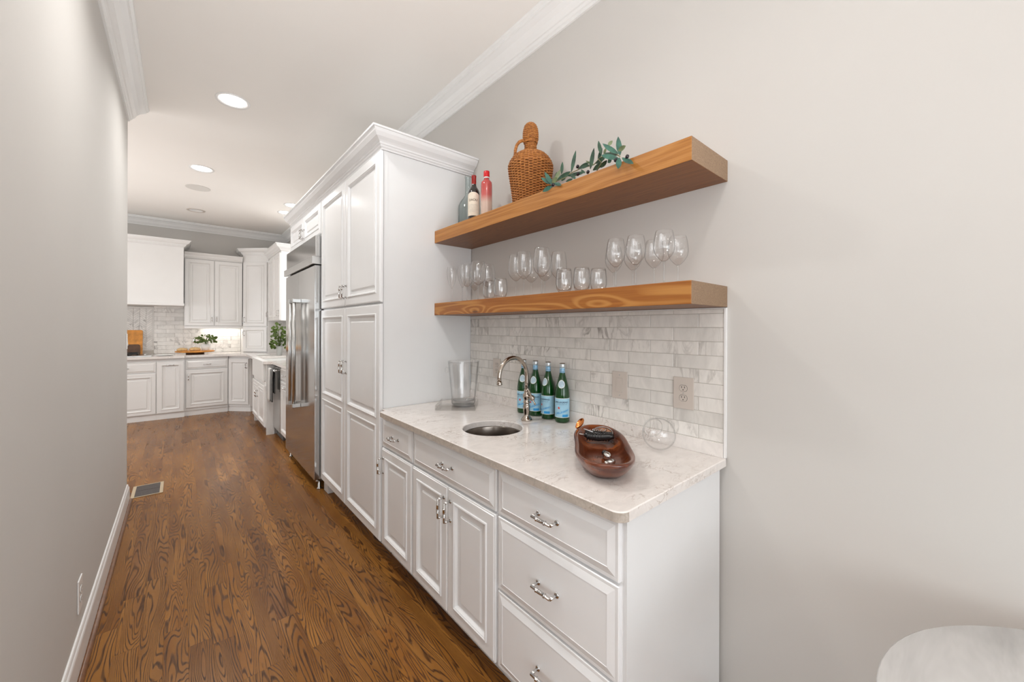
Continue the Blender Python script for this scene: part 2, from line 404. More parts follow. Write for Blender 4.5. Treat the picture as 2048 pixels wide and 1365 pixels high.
# ------------------------------------------------------------------ cabinet parts
def rings_panel(mb, u0, u1, v0, v1, rings):
    bm = mb.bm; prev = None
    for ins, d in rings:
        r = [bm.verts.new(q) for q in ((u0 + ins, d, v0 + ins), (u1 - ins, d, v0 + ins), (u1 - ins, d, v1 - ins), (u0 + ins, d, v1 - ins))]
        if prev:
            for i in range(4): bm.faces.new([prev[i], prev[(i + 1) % 4], r[(i + 1) % 4], r[i]])
        prev = r
    bm.faces.new(prev)
EDGE = [(0, 0.0), (0, 0.014), (0.002, 0.018), (0.006, 0.018), (0.008, 0.021)]
def door_mb(wd, ht, splits=None, fr=0.052):
    """splits: list of (v0, v1) panel sections filling the door"""
    mb = MB(); bm = mb.bm; e = 0.008
    prev = None
    for ins, d in EDGE:
        r = [bm.verts.new(q) for q in ((ins, d, ins), (wd - ins, d, ins), (wd - ins, d, ht - ins), (ins, d, ht - ins))]
        if prev:
            for i in range(4): bm.faces.new([prev[i], prev[(i + 1) % 4], r[(i + 1) % 4], r[i]])
        prev = r
    secs = splits or [(0, ht)]
    for a, b in secs:
        v0 = max(a, e); v1 = min(b, ht - e)
        top = fr if b >= ht else 0.024; bot = fr if a <= 0 else 0.024
        o_ = [(e, 0.021, v0), (wd - e, 0.021, v0), (wd - e, 0.021, v1), (e, 0.021, v1)]
        U0, U1, V0, V1 = fr, wd - fr, (a if a > 0 else 0) + bot, (b if b < ht else ht) - top
        pv = [bm.verts.new(q) for q in o_]
        for ins, d in ((-0.002, 0.021), (0.0, 0.0255), (0.005, 0.0265), (0.009, 0.0225), (0.011, 0.0225), (0.017, 0.012), (0.020, 0.010), (0.044, 0.0105), (0.050, 0.0165), (0.052, 0.017)):
            if U1 - U0 < 2 * ins + 0.02: break
            r = [bm.verts.new(q) for q in ((U0 + ins, d, V0 + ins), (U1 - ins, d, V0 + ins), (U1 - ins, d, V1 - ins), (U0 + ins, d, V1 - ins))]
            for i in range(4): bm.faces.new([pv[i], pv[(i + 1) % 4], r[(i + 1) % 4], r[i]])
            pv = r
        bm.faces.new(pv)
    return mb
def drawer_mb(wd, ht, bev=0.034):
    mb = MB()
    b = min(bev, ht * 0.2)
    rings_panel(mb, 0, wd, 0, ht, [(0, 0.0), (0, 0.012), (0.002, 0.015), (0.010, 0.015), (0.011, 0.0145), (b, 0.0225), (b + 0.001, 0.021)])
    return mb
def handle_obj(parent, u, v, base, vertical=False, L=0.086, mat='chrome', simple_=False):
    mb = MB(); h = L / 2; r = 0.0052
    def P(a, d): return (u, base + d, v + a) if vertical else (u + a, base + d, v)
    sg = 6 if simple_ else 10
    for s in (-1, 1):
        mb.tube([P(s * h, 0), P(s * h, 0.004), P(s * h, 0.005)], [0.0095, 0.0095, 0.006], sg)
        mb.tube([P(s * h, 0.004), P(s * h * 0.98, 0.034)], [0.0048, 0.0052], sg)
    mb.tube([P(-h * 1.02, 0.034), P(h * 1.02, 0.034)], r, sg)
    mb.tube([P(-h * 0.46, 0.034), P(-h * 0.44, 0.034), P(-h * 0.42, 0.034), P(h * 0.42, 0.034), P(h * 0.44, 0.034), P(h * 0.46, 0.034)], [0.0055, 0.0088, 0.0070, 0.0070, 0.0088, 0.0055], sg)
    return mb.build('handle', mat, parent)
def place(o, mat): o.matrix_local = mat; return o
def add_door(parent, mat, wd, ht, hu=None, hv=None, splits=None, paint='cabinet_paint', fr=0.052, name='door', horiz=False, hm='chrome', L=0.086):
    d = door_mb(wd, ht, splits, fr).build(name, paint, parent); d.matrix_local = mat
    if hu is not None: handle_obj(d, hu, hv, 0.0205, not horiz, L=L, mat=hm)
    return d
def add_drawer(parent, mat, wd, ht, paint='cabinet_paint', hm='chrome', L=0.086, bev=0.034):
    d = drawer_mb(wd, ht, bev).build('drawer', paint, parent); d.matrix_local = mat
    handle_obj(d, wd / 2, ht / 2, 0.0205, False, L=L, mat=hm)
    return d
CROWN = [(0, 0), (0.010, 0), (0.012, 0.008), (0.020, 0.014), (0.022, 0.022), (0.030, 0.026), (0.031, 0.036), (0.040, 0.044), (0.060, 0.056), (0.076, 0.076), (0.082, 0.092), (0.090, 0.094), (0.092, 0.104), (0, 0.104)]
CEIL_CROWN = [(0, 0), (0, -0.125), (0.012, -0.125), (0.014, -0.112), (0.022, -0.108), (0.028, -0.096), (0.036, -0.094), (0.040, -0.088), (0.052, -0.064), (0.072, -0.044), (0.100, -0.030), (0.108, -0.028), (0.110, -0.018), (0.122, -0.012), (0.126, 0)]
def pm(o):
    return Matrix.Translation(o.location) @ Matrix.Rotation(o.rotation_euler[2], 4, 'Z')
def wpart(mb, name, mats, parent, **k):
    o = mb.build(name, mats, parent, **k); o.matrix_local = pm(parent).inverted(); return o
def at_w(parent, mat): return pm(parent).inverted() @ mat
# ================================================================== ROOM SHELL
struct(MB().box(XF - .1, W + .1, YB - .1, YK + .1, H, H + .1).build('ceiling', 'ceiling_paint'))
wall_right = struct(MB().box(W, W + .12, YB, YK, -.05, H).build('wall_right', 'wall_paint'))
struct(MB().box(XL - .13, XL, YS, YE, -.02, H, 0.004).build('wall_left', 'wall_paint'))
wall_back = struct(MB().box(XF, W, YK, YK + .1, -.05, H).build('wall_back', 'wall_paint'))
struct(MB().box(XF, W, YB - .1, YB, -.05, H).build('wall_rear', 'wall_paint'))
struct(MB().box(XF - .1, XF, YB, YK, -.05, H).build('wall_far', 'wall_paint'))
floor = struct(MB().box(XF - .1, W + .1, YB - .1, YK + .1, -.06, -.0185).build('floor', 'shadow_gap'))
def plank_geo(bm, x0, x1, y0, y1, zt=0.0, ch=0.0003, g=0.00006):
    x0 += g; x1 -= g; y0 += g; y1 -= g
    a = [bm.verts.new(q) for q in ((x0, y0, -.018), (x1, y0, -.018), (x1, y1, -.018), (x0, y1, -.018))]
    b = [bm.verts.new(q) for q in ((x0, y0, zt - ch), (x1, y0, zt - ch), (x1, y1, zt - ch), (x0, y1, zt - ch))]
    c = [bm.verts.new(q) for q in ((x0 + ch, y0 + ch, zt), (x1 - ch, y0 + ch, zt), (x1 - ch, y1 - ch, zt), (x0 + ch, y1 - ch, zt))]
    for p_, q_ in ((a, b), (b, c)):
        for i in range(4): bm.faces.new([p_[i], p_[(i + 1) % 4], q_[(i + 1) % 4], q_[i]])
    bm.faces.new(c)
PW = 0.083; X0 = -0.217
rest = bmesh.new(); restcol = []
R = random.Random(11)
nplank = 0
for k in range(-49, 23):
    x0 = X0 + k * PW; x1 = x0 + PW
    if x0 >= W: continue
    x1 = min(x1, W); x0 = max(x0, XF)
    y = YB + R.uniform(-.6, 0)
    while y < YK:
        L = R.choice([0.32, 0.45, 0.6, 0.72, 0.85, 1.05, 1.3]) * R.uniform(.9, 1.1)
        ya, yb = max(y, YB), min(y + L, YK)
        if yb - ya > 0.02:
            vis = (x1 > -0.34 and x0 < 1.03 and yb > 1.0 and ya < 8.06) or (x1 > -0.66 and x0 <= -0.34 + .02 and yb > 4.4 and ya < 8.0)
            c = (R.random(), R.random(), R.random(), 1)
            if vis and nplank < 298:
                bm = bmesh.new(); plank_geo(bm, x0, x1, ya, yb)
                me = bpy.data.meshes.new('plank'); bm.to_mesh(me); bm.free(); me.materials.append(M['oak_floor'])
                set_rnd(me, [c] * len(me.vertices)); o = bpy.data.objects.new('plank', me); COL.objects.link(o); o.parent = floor; nplank += 1
            else:
                n0 = len(rest.verts); plank_geo(rest, x0, x1, ya, yb); restcol += [c] * (len(rest.verts) - n0)
        y += L
me = bpy.data.meshes.new('floorboards'); rest.to_mesh(me); rest.free(); me.materials.append(M['oak_floor']); set_rnd(me, restcol)
o = bpy.data.objects.new('floorboards', me); COL.objects.link(o); o.parent = floor; o['kind'] = 'stuff'
# baseboards
BB = [(0, 0), (0, .142), (.006, .142), (.009, .134), (.009, .126), (.013, .120), (.015, .112), (.016, .020), (.016, 0)]
struct(MB().sweep([(XL, YS - .0), (XL, YE), (XL - .13, YE)], BB, 0.0005, side=-1).build('baseboard_left', 'trim_paint'))
shoe = [(.0163, 0), (.0163, .019), (.022, .0185), (.028, .0155), (.0325, .010), (.034, .004), (.034, 0)]
MB().sweep([(XL, YS), (XL, YE), (XL - .13, YE)], shoe, 0.0006, side=-1, smooth=True).build('shoe_moulding', 'shoe_stain', bpy.data.objects['baseboard_left'])
struct(MB().sweep([(W, YB), (W, 0.30)], BB, 0.0005, side=1).build('baseboard_right', 'trim_paint'))
# ceiling crown
struct(MB().sweep([(W, YB), (W, YK), (XF, YK)], CEIL_CROWN, H - 0.0005, side=1).build('trim_1', 'trim_paint'))
struct(MB().sweep([(XL, YS), (XL, YE)], CEIL_CROWN, H - 0.0005, side=-1).build('trim_2', 'trim_paint'))
# unseen glowing windows, added to light the living area and kitchen; one over the sink
def window(n, plane, c0, c1, z0, z1, pos, sgn, nx, nz):
    def B(mb, a0, a1, b0, b1, d0, d1):
        d0, d1 = sorted((pos + sgn * d0, pos + sgn * d1))
        if plane == 'x': mb.box(d0, d1, a0, a1, b0, b1)
        else: mb.box(a0, a1, d0, d1, b0, b1)
    fr = MB(); t = .09
    B(fr, c0 - t, c1 + t, z1, z1 + t, 0.001, .03); B(fr, c0 - t, c1 + t, z0 - t, z0, 0.001, .03)
    B(fr, c0 - t, c0, z0, z1, 0.001, .03); B(fr, c1, c1 + t, z0, z1, 0.001, .03)
    wn = struct(fr.build('window_%d' % n, 'trim_paint'))
    for i in range(1, nx):
        mb = MB(); a = c0 + (c1 - c0) * i / nx; B(mb, a - .015, a + .015, z0, z1, .002, .022); mb.build('mullion', 'trim_paint', wn)
    for i in range(1, nz):
        mb = MB(); a = z0 + (z1 - z0) * i / nz; B(mb, c0, c1, a - .012, a + .012, .003, .020); mb.build('mullion', 'trim_paint', wn)
    mb = MB(); B(mb, c0, c1, z0, z1, .001, .006); mb.build('pane', 'window_day', wn)
emit('window_day', (0.93, 0.97, 1.0), 2.2)  # added glow standing in for daylight in the unseen panes
window(1, 'y', -2.7, 1.3, 0.6, 2.6, YB, 1, 4, 2)
window(2, 'x', -3.3, 0.0, 0.6, 2.6, XF, 1, 3, 2)
window(3, 'x', 4.9, 7.9, 0.9, 2.6, XF, 1, 3, 2)
window(4, 'x', 5.95, 6.95, 1.50, 2.40, W, -1, 2, 2)
# ================================================================== BAR WALL TILES
TX = W - 0.010
PITCH = 0.0563; ZT0 = 0.971
grout = MB().box(TX + .0012, W - .0002, 0.612, 2.343, .955, 1.496).build('grout', 'grout', wall_right)
jA = [2.343, 2.239, 2.014, 1.798, 1.580, 1.361, 1.144, 0.924, 0.710, 0.613]
jB = [2.343, 2.127, 1.904, 1.689, 1.469, 1.257, 1.036, 0.816, 0.613]
R = random.Random(5)
def tile(y0, y1, z0, z1, rv):
    mb = MB(); g = .0009; c = .0012
    dx = R.uniform(0, .0006)
    y0, y1 = min(y0, y1) + g, max(y0, y1) - g; z0 += g; z1 -= g
    bm = mb.bm
    a = [bm.verts.new((W - .002, y, z)) for y, z in ((y0, z0), (y1, z0), (y1, z1), (y0, z1))]
    b = [bm.verts.new((TX + c + dx, y, z)) for y, z in ((y0, z0), (y1, z0), (y1, z1), (y0, z1))]
    d = [bm.verts.new((TX + dx, y, z)) for y, z in ((y0 + c, z0 + c), (y1 - c, z0 + c), (y1 - c, z1 - c), (y0 + c, z1 - c))]
    for p_, q_ in ((a, b), (b, d)):
        for i in range(4): bm.faces.new([p_[i], p_[(i + 1) % 4], q_[(i + 1) % 4], q_[i]])
    bm.faces.new(d)
    o = mb.build('tile', 'tile_marble', wall_right)
    set_rnd(o.data, [(rv, R.random(), R.random(), 1)] * len(o.data.vertices))
for row in range(10):
    z0 = ZT0 + row * PITCH; z1 = z0 + PITCH
    if row == 9: z1 = 1.4955
    js = jA if row % 2 == 0 else jB
    for a, b in zip(js, js[1:]): tile(a, b, z0, z1, R.random())
struct(MB().box(TX - .003, W - .0003, 0.604, 0.6125, 0.9155, 1.4985, .001).build('trim_3', 'trim_paint'))
struct(MB().box(TX - .002, W - .0003, 0.6128, 2.344, 1.4957, 1.4995, .0008).build('trim_4', 'trim_paint'))
# ================================================================== BAR BASE CABINETS
XD = 0.953   # back plane of the doors; door faces come to .932
def bar_body(t, y0, y1):
    wpart(MB().box(XD, 1.600, y0, y1, .105, .8835), 'body', 'cabinet_paint', t)
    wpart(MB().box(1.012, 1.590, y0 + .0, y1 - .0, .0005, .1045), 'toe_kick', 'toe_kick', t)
FB = lambda y0, z0, x=XD: frame_mat((x, y0, z0), (0, 1, 0), (-1, 0, 0))
t1 = thing('base_cabinet', 'white base cabinet with three wide drawers at the near end of the bar', 'cabinet', (1.28, .90, 0))
bar_body(t1, .628, 1.184)
wpart(MB().box(.952, 1.578, .616, .6275, .0005, .8835, .001), 'side_panel', 'cabinet_side_paint', t1)
for z0, z1 in ((.112, .403), (.413, .690), (.701, .872)):
    d = add_drawer(t1, at_w(t1, FB(.634, z0)), .542, z1 - z0)
t2 = thing('base_cabinet', 'white sink base cabinet with a pair of doors under the round steel sink', 'cabinet', (1.28, 1.54, 0))
wpart(MB().box(XD, .972, 1.1845, 1.897, .105, .8835).box(1.585, 1.600, 1.1845, 1.897, .105, .8835).box(.9722, 1.5848, 1.1845, 1.200, .105, .8835).box(.9722, 1.5848, 1.8815, 1.897, .105, .8835).box(.9722, 1.5848, 1.2002, 1.8813, .105, .120), 'body', 'cabinet_paint', t2)
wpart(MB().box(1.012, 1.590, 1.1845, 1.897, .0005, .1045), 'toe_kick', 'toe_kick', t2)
add_drawer(t2, at_w(t2, FB(1.191, .701)), .702, .171)
add_door(t2, at_w(t2, FB(1.191, .112)), .349, .577, .349 - .026, .478)
add_door(t2, at_w(t2, FB(1.544, .112)), .349, .577, .026, .478)
t3 = thing('base_cabinet', 'narrow white base cabinet with small drawer and one door beside the tall pantry', 'cabinet', (1.28, 2.12, 0))
bar_body(t3, 1.8975, 2.334)
add_drawer(t3, at_w(t3, FB(1.905, .701)), .398, .171, L=.080)
add_door(t3, at_w(t3, FB(1.905, .112)), .398, .577, .398 - .026, .478)
# the sink hole is cut through the worktop and the carcass top stays below it
SC = (1.200, 1.551); SR = 0.150
def counter_top():
    mb = MB(); bm = mb.bm
    out = []
    c = (.908 + .035, .604 + .035)
    out.append((W - .0105, .604))
    for i in range(9):
        a = -PI / 2 - PI / 2 * i / 8; out.append((c[0] + .035 * math.cos(a), c[1] + .035 * math.sin(a)))
    out += [(.908, 2.268), (.916, 2.2785), (.949, 2.2785), (.949, 2.3335), (.956, 2.3435), (W - .0105, 2.3435)]
    hole = [(SC[0] + SR * math.cos(2 * PI * i / 64), SC[1] + SR * math.sin(2 * PI * i / 64)) for i in range(64)]
    def face_at(z, ofs, flip):
        vs = []; es = []
        for ring, o_ in ((out, ofs), (hole, -ofs)):
            if ring is out:
                cx_, cy_ = 1.26, 1.47
                r = [bm.verts.new((x + (o_ if x < cx_ else 0) * 1, y + (o_ if y < 1 else 0), z)) for x, y in ring]
            else: r = [bm.verts.new((SC[0] + (x - SC[0]) * (1 + ofs / SR), SC[1] + (y - SC[1]) * (1 + ofs / SR), z)) for x, y in ring]
            for i in range(len(r)): es.append(bm.edges.new((r[i], r[(i + 1) % len(r)])))
            vs.append(r)
        res = bmesh.ops.triangle_fill(bm, use_beauty=True, edges=es)
        return vs
    top = face_at(.915, .003, False)
    mid = [[bm.verts.new((x, y, .912)) for x, y in out], [bm.verts.new((x, y, .912)) for x, y in hole]]
    bot = face_at(.885, 0, True)
    for A, B_, mi in ((top, mid, 0), (mid, bot, 1)):
        for k in (0, 1):
            n = len(A[k])
            for i in range(n):
                f = bm.faces.new([A[k][i], A[k][(i + 1) % n], B_[k][(i + 1) % n], B_[k][i]])
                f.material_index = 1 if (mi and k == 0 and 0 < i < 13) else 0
    return mb
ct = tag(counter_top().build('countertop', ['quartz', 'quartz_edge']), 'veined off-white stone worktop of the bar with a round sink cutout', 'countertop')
MB().box(TX - .006, W - .0105 + .004, .6135, 2.343, .9153, .9705, .001).build('backsplash_strip', 'quartz', ct)
# sink
t = thing('sink', 'round brushed steel undermount sink set in the bar worktop', 'sink', (SC[0], SC[1], .72))
prof = [(.158, .884), (.151, .8835), (.1495, .880), (.148, .80), (.140, .757), (.115, .742), (.045, .737), (.043, .733), (.0, .733)]
mb = MB().lathe(prof, (SC[0], SC[1], 0), 56); wpart(mb, 'basin', 'sink_steel', t)
mb = MB().lathe([(.0, .7395), (.026, .7395), (.036, .742), (.038, .7445), (.041, .742), (.042, .739)], (SC[0], SC[1], 0), 24); wpart(mb, 'drain', 'chrome', t)
# faucet
fx, fy = 1.436, 1.556
t = thing('faucet', 'polished nickel gooseneck faucet with a side lever behind the round sink', 'faucet', (fx, fy, .915))
base = [(0, .9155), (.030, .9155), (.031, .920), (.028, .924), (.027, .928), (.0225, .931), (.021, .936), (.0165, .940), (.0155, .948), (.018, .968), (.0195, .985), (.0185, .998), (.015, 1.004),
        (.016, 1.008), (.019, 1.011), (.019, 1.016), (.0155, 1.020), (.016, 1.030), (.0205, 1.040), (.0215, 1.048), (.0205, 1.056), (.015, 1.064), (.0125, 1.070), (.0145, 1.074), (.0145, 1.080), (.0105, 1.086), (0, 1.086)]
wpart(MB().lathe(base, (fx, fy, 0), 32), 'body', 'nickel', t)
pts = [(fx, fy, 1.082), (fx, fy, 1.12), (fx, fy, 1.155)]
for i in range(1, 17):
    a = PI * i / 16 * 1.06; pts.append((fx - .096 + .096 * math.cos(a), fy, 1.160 + .100 * math.sin(a)))
sp = wpart(MB().tube(pts, .0108, 20), 'spout', 'nickel', t)
e = Vector(pts[-1]); dr = (e - Vector(pts[-2])).normalized()
MB().tube([e - dr * .001, e + dr * .004, e + dr * .008, e + dr * .012, e + dr * .016, e + dr * .019], [.0115, .0145, .0125, .015, .0145, .011], 20).build('aerator', 'nickel', sp)
lv = MB().tube([(fx, fy - .015, 1.046), (fx, fy - .030, 1.044), (fx, fy - .036, 1.043)], [.010, .0075, .011], 16)
lv.lathe([(0, -.016), (.008, -.014), (.014, -.007), (.016, 0), (.014, .007), (.008, .014), (0, .016)], (fx, fy - .044, 1.042), 20)
lv.tube([(fx - .008, fy - .012, 1.096), (fx - .008, fy - .026, 1.078), (fx - .006, fy - .044, 1.050), (fx - .004, fy - .064, 1.022), (fx - .004, fy - .071, 1.013), (fx - .004, fy - .074, 1.009)], [.0045, .0065, .0055, .0040, .0060, .0025], 12)
wpart(lv, 'lever', 'nickel', t)
# ------------------------------------------------------------------ text helper
def text_mesh(body, size, ext=0.0004):
    cu = bpy.data.curves.new('lettering', 'FONT'); cu.body = body; cu.size = size; cu.align_x = 'CENTER'; cu.align_y = 'CENTER'
    cu.resolution_u = 3; cu.offset = size * .022
    ob = bpy.data.objects.new('tmp', cu); COL.objects.link(ob)
    bpy.context.view_layer.update()
    me = bpy.data.meshes.new_from_object(ob.evaluated_get(bpy.context.evaluated_depsgraph_get()))
    bpy.data.objects.remove(ob); bpy.data.curves.remove(cu)
    return me
def wrap_text(body, size, r, ang, z, mat, parent, slant=0.0, loc=(0, 0, 0), sx=1.0):
    me = text_mesh(body, size); bm = bmesh.new(); bm.from_mesh(me)
    bmesh.ops.subdivide_edges(bm, edges=[e_ for e_ in bm.edges if e_.calc_length() > size * .3], cuts=2)
    for v in bm.verts:
        x, y = v.co.x * sx, v.co.y
        if slant: x, y = x * math.cos(slant) - y * math.sin(slant), x * math.sin(slant) + y * math.cos(slant)
        a = ang + x / r; v.co = Vector((r * math.cos(a) + loc[0], r * math.sin(a) + loc[1], z + y + loc[2]))
    bm.to_mesh(me); bm.free(); me.materials.clear(); me.materials.append(M[mat])
    me.name = 'lettering'; o = bpy.data.objects.new('lettering', me); COL.objects.link(o); o.parent = parent; return o
def cyl_patch(mb, r, ang, half, z0, z1, n=24, top=None, mi=0):
    bm = mb.bm; prev = None
    for i in range(n + 1):
        a = ang - half + 2 * half * i / n
        zt = z1 if top is None else top((i / n) * 2 - 1)
        c = [bm.verts.new((r * math.cos(a), r * math.sin(a), z0)), bm.verts.new((r * math.cos(a), r * math.sin(a), zt))]
        if prev:
            f = bm.faces.new([prev[0], c[0], c[1], prev[1]]); f.smooth = True; f.material_index = mi
        prev = c
# ------------------------------------------------------------------ sparkling water bottles
def cam_ang(x, y): return math.atan2(-y, -x)
BR = .0385
bprof = [(0, .0035), (.024, .002), (.033, .0), (.0372, .004), (.0385, .011), (.0385, .140), (.0378, .155), (.0355, .175), (.0315, .195), (.0262, .215), (.0210, .235), (.0168, .252), (.0142, .264), (.0135, .280), (.0135, .296), (0, .296)]
def br_at(z):
    for (r0, z0), (r1, z1) in zip(bprof[3:], bprof[4:]):
        if z0 <= z <= z1: return r0 + (r1 - r0) * (z - z0) / max(1e-6, z1 - z0)
    return BR
wl = ['green glass water bottle nearest the dough bowl, its whole blue label facing out',
      'green glass water bottle second from the right, label turned away to the left',
      'green glass water bottle just right of the faucet lever, red star on its label',
      'green glass water bottle half hidden behind the faucet, farthest left of the row']
for i, (x, y, dl) in enumerate([(1.560, 1.409, 6), (1.560, 1.514, 42), (1.560, 1.616, 24), (1.560, 1.716, 14)]):
    t = thing('water_bottle', wl[i], 'bottle', (x, y, .9153), 0, 'green water bottles by the faucet')
    MB().lathe(bprof, (0, 0, 0), 40).build('glass', 'green_glass', t)
    A = cam_ang(x, y) - math.radians(dl)
    lb = MB(); cyl_patch(lb, BR + .0004, A, 1.75, .029, .131, 36)
    L_ = lb.build('label', 'label_blue', t)
    for z in (.0302, .1298):
        q = MB(); cyl_patch(q, BR + .0008, A, 1.75, z - .0012, z + .0012, 36); q.build('label_band', 'label_white', L_)
    rr = BR + .0010
    wrap_text('S.PELLEGRINO', .0122, rr, A - .05, .1095, 'print_navy', L_, sx=1.02)
    wrap_text('SPARKLING NATURAL MINERAL WATER', .0034, rr, A, .0985, 'print_navy', L_)
    wrap_text('S.PELLEGRINO', .0130, rr, A + .10, .058, 'print_blue', L_, slant=.30, sx=.95)
    st = MB(); n_ = 10
    pts = []
    for k in range(10):
        rad = .0088 if k % 2 == 0 else .0038
        a = PI / 2 + k * PI / 5; X_, Y_ = rad * math.cos(a), rad * math.sin(a)
        aa = A - .36 + X_ / rr; pts.append((rr * math.cos(aa), rr * math.sin(aa), .080 + Y_))
    cpt = (rr * math.cos(A - .36), rr * math.sin(A - .36), .080)
    for k in range(10): st.poly([cpt, pts[k], pts[(k + 1) % 10]])
    st.build('star', 'print_red', L_)
    q = MB(); cyl_patch(q, rr - .0001, A + .55, .42, .033, .046, 12); q.build('blue_panel', 'print_blue', L_)
    # shoulder badge
    bd = MB(); ring = []; az = .205
    for sc_, mi in ((1.0, 0), (.82, 1)):
        pts = []
        for k in range(28):
            a = 2 * PI * k / 28; zz = az + .0215 * sc_ * math.sin(a); r_ = br_at(zz) + .0006 + mi * .0004
            aa = A - .05 + .0185 * sc_ * math.cos(a) / br_at(az); pts.append((r_ * math.cos(aa), r_ * math.sin(aa), zz))
        r_ = br_at(az) + .0008 + mi * .0006
        cpt = (r_ * math.cos(A - .05), r_ * math.sin(A - .05), az)
        for k in range(28): bd.poly([cpt, pts[k], pts[(k + 1) % 28]], mi)
    bd.build('badge', ['label_white', 'label_badge'], t)
    MB().lathe([(.0141, .262), (.0146, .263), (.0142, .289), (.0137, .290)], (0, 0, 0), 28).build('neck_label', 'cap_blue', t)
    nl = [q for q in t.children if q.name.startswith('neck_label')][0]
    for zz in (.267, .276, .285): MB().lathe([(.0147, zz), (.0148, zz + .001), (.0147, zz + .0022)], (0, 0, 0), 28).build('stripe', 'label_white', nl)
    MB().lathe([(.0140, .2905), (.0152, .2915), (.0155, .297), (.0152, .309), (.0140, .3125), (0, .3130)], (0, 0, 0), 28).build('cap', 'cap_foil', t)
    MB().lathe([(.0150, .3105), (.0146, .3135), (0, .3140)], (0, 0, 0), 28).build('cap_top', 'print_brown', t)
# ------------------------------------------------------------------ acrylic tray and ice bucket
q = [(1.168, 2.085), (1.352, 1.927), (1.502, 2.092), (1.318, 2.250)]
uu = (Vector(q[1]) - Vector(q[0])).normalized(); L1 = (Vector(q[1]) - Vector(q[0])).length; L2 = (Vector(q[3]) - Vector(q[0])).length
tc = (Vector(q[0]) + Vector(q[2])) / 2; ta = math.atan2(uu.y, uu.x)
t = thing('tray', 'clear acrylic square tray under the ice bucket', 'tray', (tc.x, tc.y, .9153), ta)
a, b = L1 / 2, L2 / 2
MB().box(-a, a, -b, b, .0, .006, .001).build('base', 'acrylic', t)
for x0, x1, y0, y1 in ((-a, a, -b, -b + .005), (-a, a, b - .005, b), (-a, -a + .005, -b + .005, b - .005), (a - .005, a, -b + .005, b - .005)):
    MB().box(x0, x1, y0, y1, .0062, .034, .0008).build('side', 'acrylic', t)
bx, by = 1.395, 2.112
t = thing('ice_bucket', 'tall clear ice bucket with round side knobs standing in the acrylic tray', 'bucket', (bx, by, .9218))
MB().lathe([(0, .001), (.068, .001), (.074, .004), (.0785, .020), (.080, .060), (.099, .262), (.1005, .277), (.1015, .280), (.0985, .280), (.0965, .262), (.0765, .060), (.074, .036), (.06, .030), (0, .028)], (0, 0, 0), 48).build('glass', 'clear_glass', t)
MB().lathe([(0, .003), (.066, .003), (.076, .010), (.0765, .027), (.06, .0285), (0, .0275)], (0, 0, 0), 40).build('thick_base', 'thick_glass', t)
for s in (-1, 1):
    d = Vector((math.cos(TH), -math.sin(TH), 0)) * s
    mb = MB(); rot = d.to_track_quat('Z', 'Y').to_matrix().to_4x4()
    mb.lathe([(0, 0), (.006, 0), (.007, .004), (.014, .007), (.0195, .013), (.0195, .018), (.014, .024), (0, .026)], tuple(d * .093 + Vector((0, 0, .222))), 20, rot)
    mb.build('knob', 'clear_glass', t)
# ------------------------------------------------------------------ wooden dough bowl and its tools
DB = (1.225, .905, .9155); DA = math.atan2(.36, .395)
mb = MB(); bm = mb.bm; N = 64
def outline(s, n=2.9):
    pts = []
    for i in range(N):
        a = 2 * PI * i / N; c_, s_ = math.cos(a), math.sin(a)
        x = .272 * math.copysign(abs(c_) ** (2 / n), c_); y = .107 * math.copysign(abs(s_) ** (2 / n), s_)
        y *= 1.0 - .10 * (x / .272) ** 2 * 1.0 - .07 * math.exp(-((x - .02) / .08) ** 2) * (1 if s_ > 0 else .3)
        pts.append((x, y))
    return pts
def rim_z(x): return .058 + .012 * (x / .27) ** 2 + .003 * math.sin(x * 18)
O = outline(1)
levels = [(0.0, .60, .62, .001), (0.0, .70, .70, .0015), (.25, .80, .80, None), (.55, .90, .92, None), (.85, .985, 1.0, None), (1.0, 1.0, 1.0, None), (1.03, .975, .955, None), (1.0, .93, .87, None), (.80, .895, .80, None), (.50, .84, .70, None), (.28, .74, .55, None), (.24, .5, .35, None)]
rings_ = []
for fz, sx_, sy_, zz in levels:
    rings_.append([bm.verts.new((x * sx_, y * sy_, (zz if zz is not None else max(.003, fz * rim_z(x))))) for x, y in O])
for A_, B_ in zip(rings_, rings_[1:]):
    for i in range(N):
        f = bm.faces.new([A_[i], A_[(i + 1) % N], B_[(i + 1) % N], B_[i]]); f.smooth = True
bm.faces.new(rings_[0][::-1]); f = bm.faces.new(rings_[-1])
bowl = tag(mb.build('dough_bowl', 'bowl_wood'), 'long carved red-brown wooden dough bowl near the front corner of the worktop', 'bowl')
bowl.location = DB; bowl.rotation_euler = (0, 0, DA)
DM = Matrix.Translation(DB) @ Matrix.Rotation(DA, 4, 'Z')
def in_bowl(p): return DM @ Vector(p)
zf = .0175
t = thing('corkscrew', 'black-handled corkscrew with ribbed grip lying across the far half of the wooden bowl', 'corkscrew', in_bowl((.135, 0, zf)), DA)
mb = MB(); pts = [(-.01, -.062, .040), (-.004, -.045, .036), (0, 0, .030), (.002, .040, .034), (.0, .056, .042)]
mb.tube(pts, [.010, .014, .0155, .014, .009], 14)
for k in range(9): mb.tube([(0.001, -.044 + k * .011, .0325), (0.001, -.040 + k * .011, .0325)], [.0172, .0172], 14)
mb.build('handle', 'black_plastic', t)
mb = MB(); mb.tube([(.03, -.060, .038), (.032, 0, .036), (.03, .052, .046)], [.009, .012, .008], 12); mb.build('lever_arm', 'black_plastic', t)
mb = MB(); mb.tube([(-.004, .054, .040), (-.012, .078, .046)], [.0035, .0018], 8); mb.tube([(.012, .02, .048), (.030, .058, .056)], [.003, .003], 8)
mb.build('spike', 'satin_metal', t)
mb = MB(); pp = []
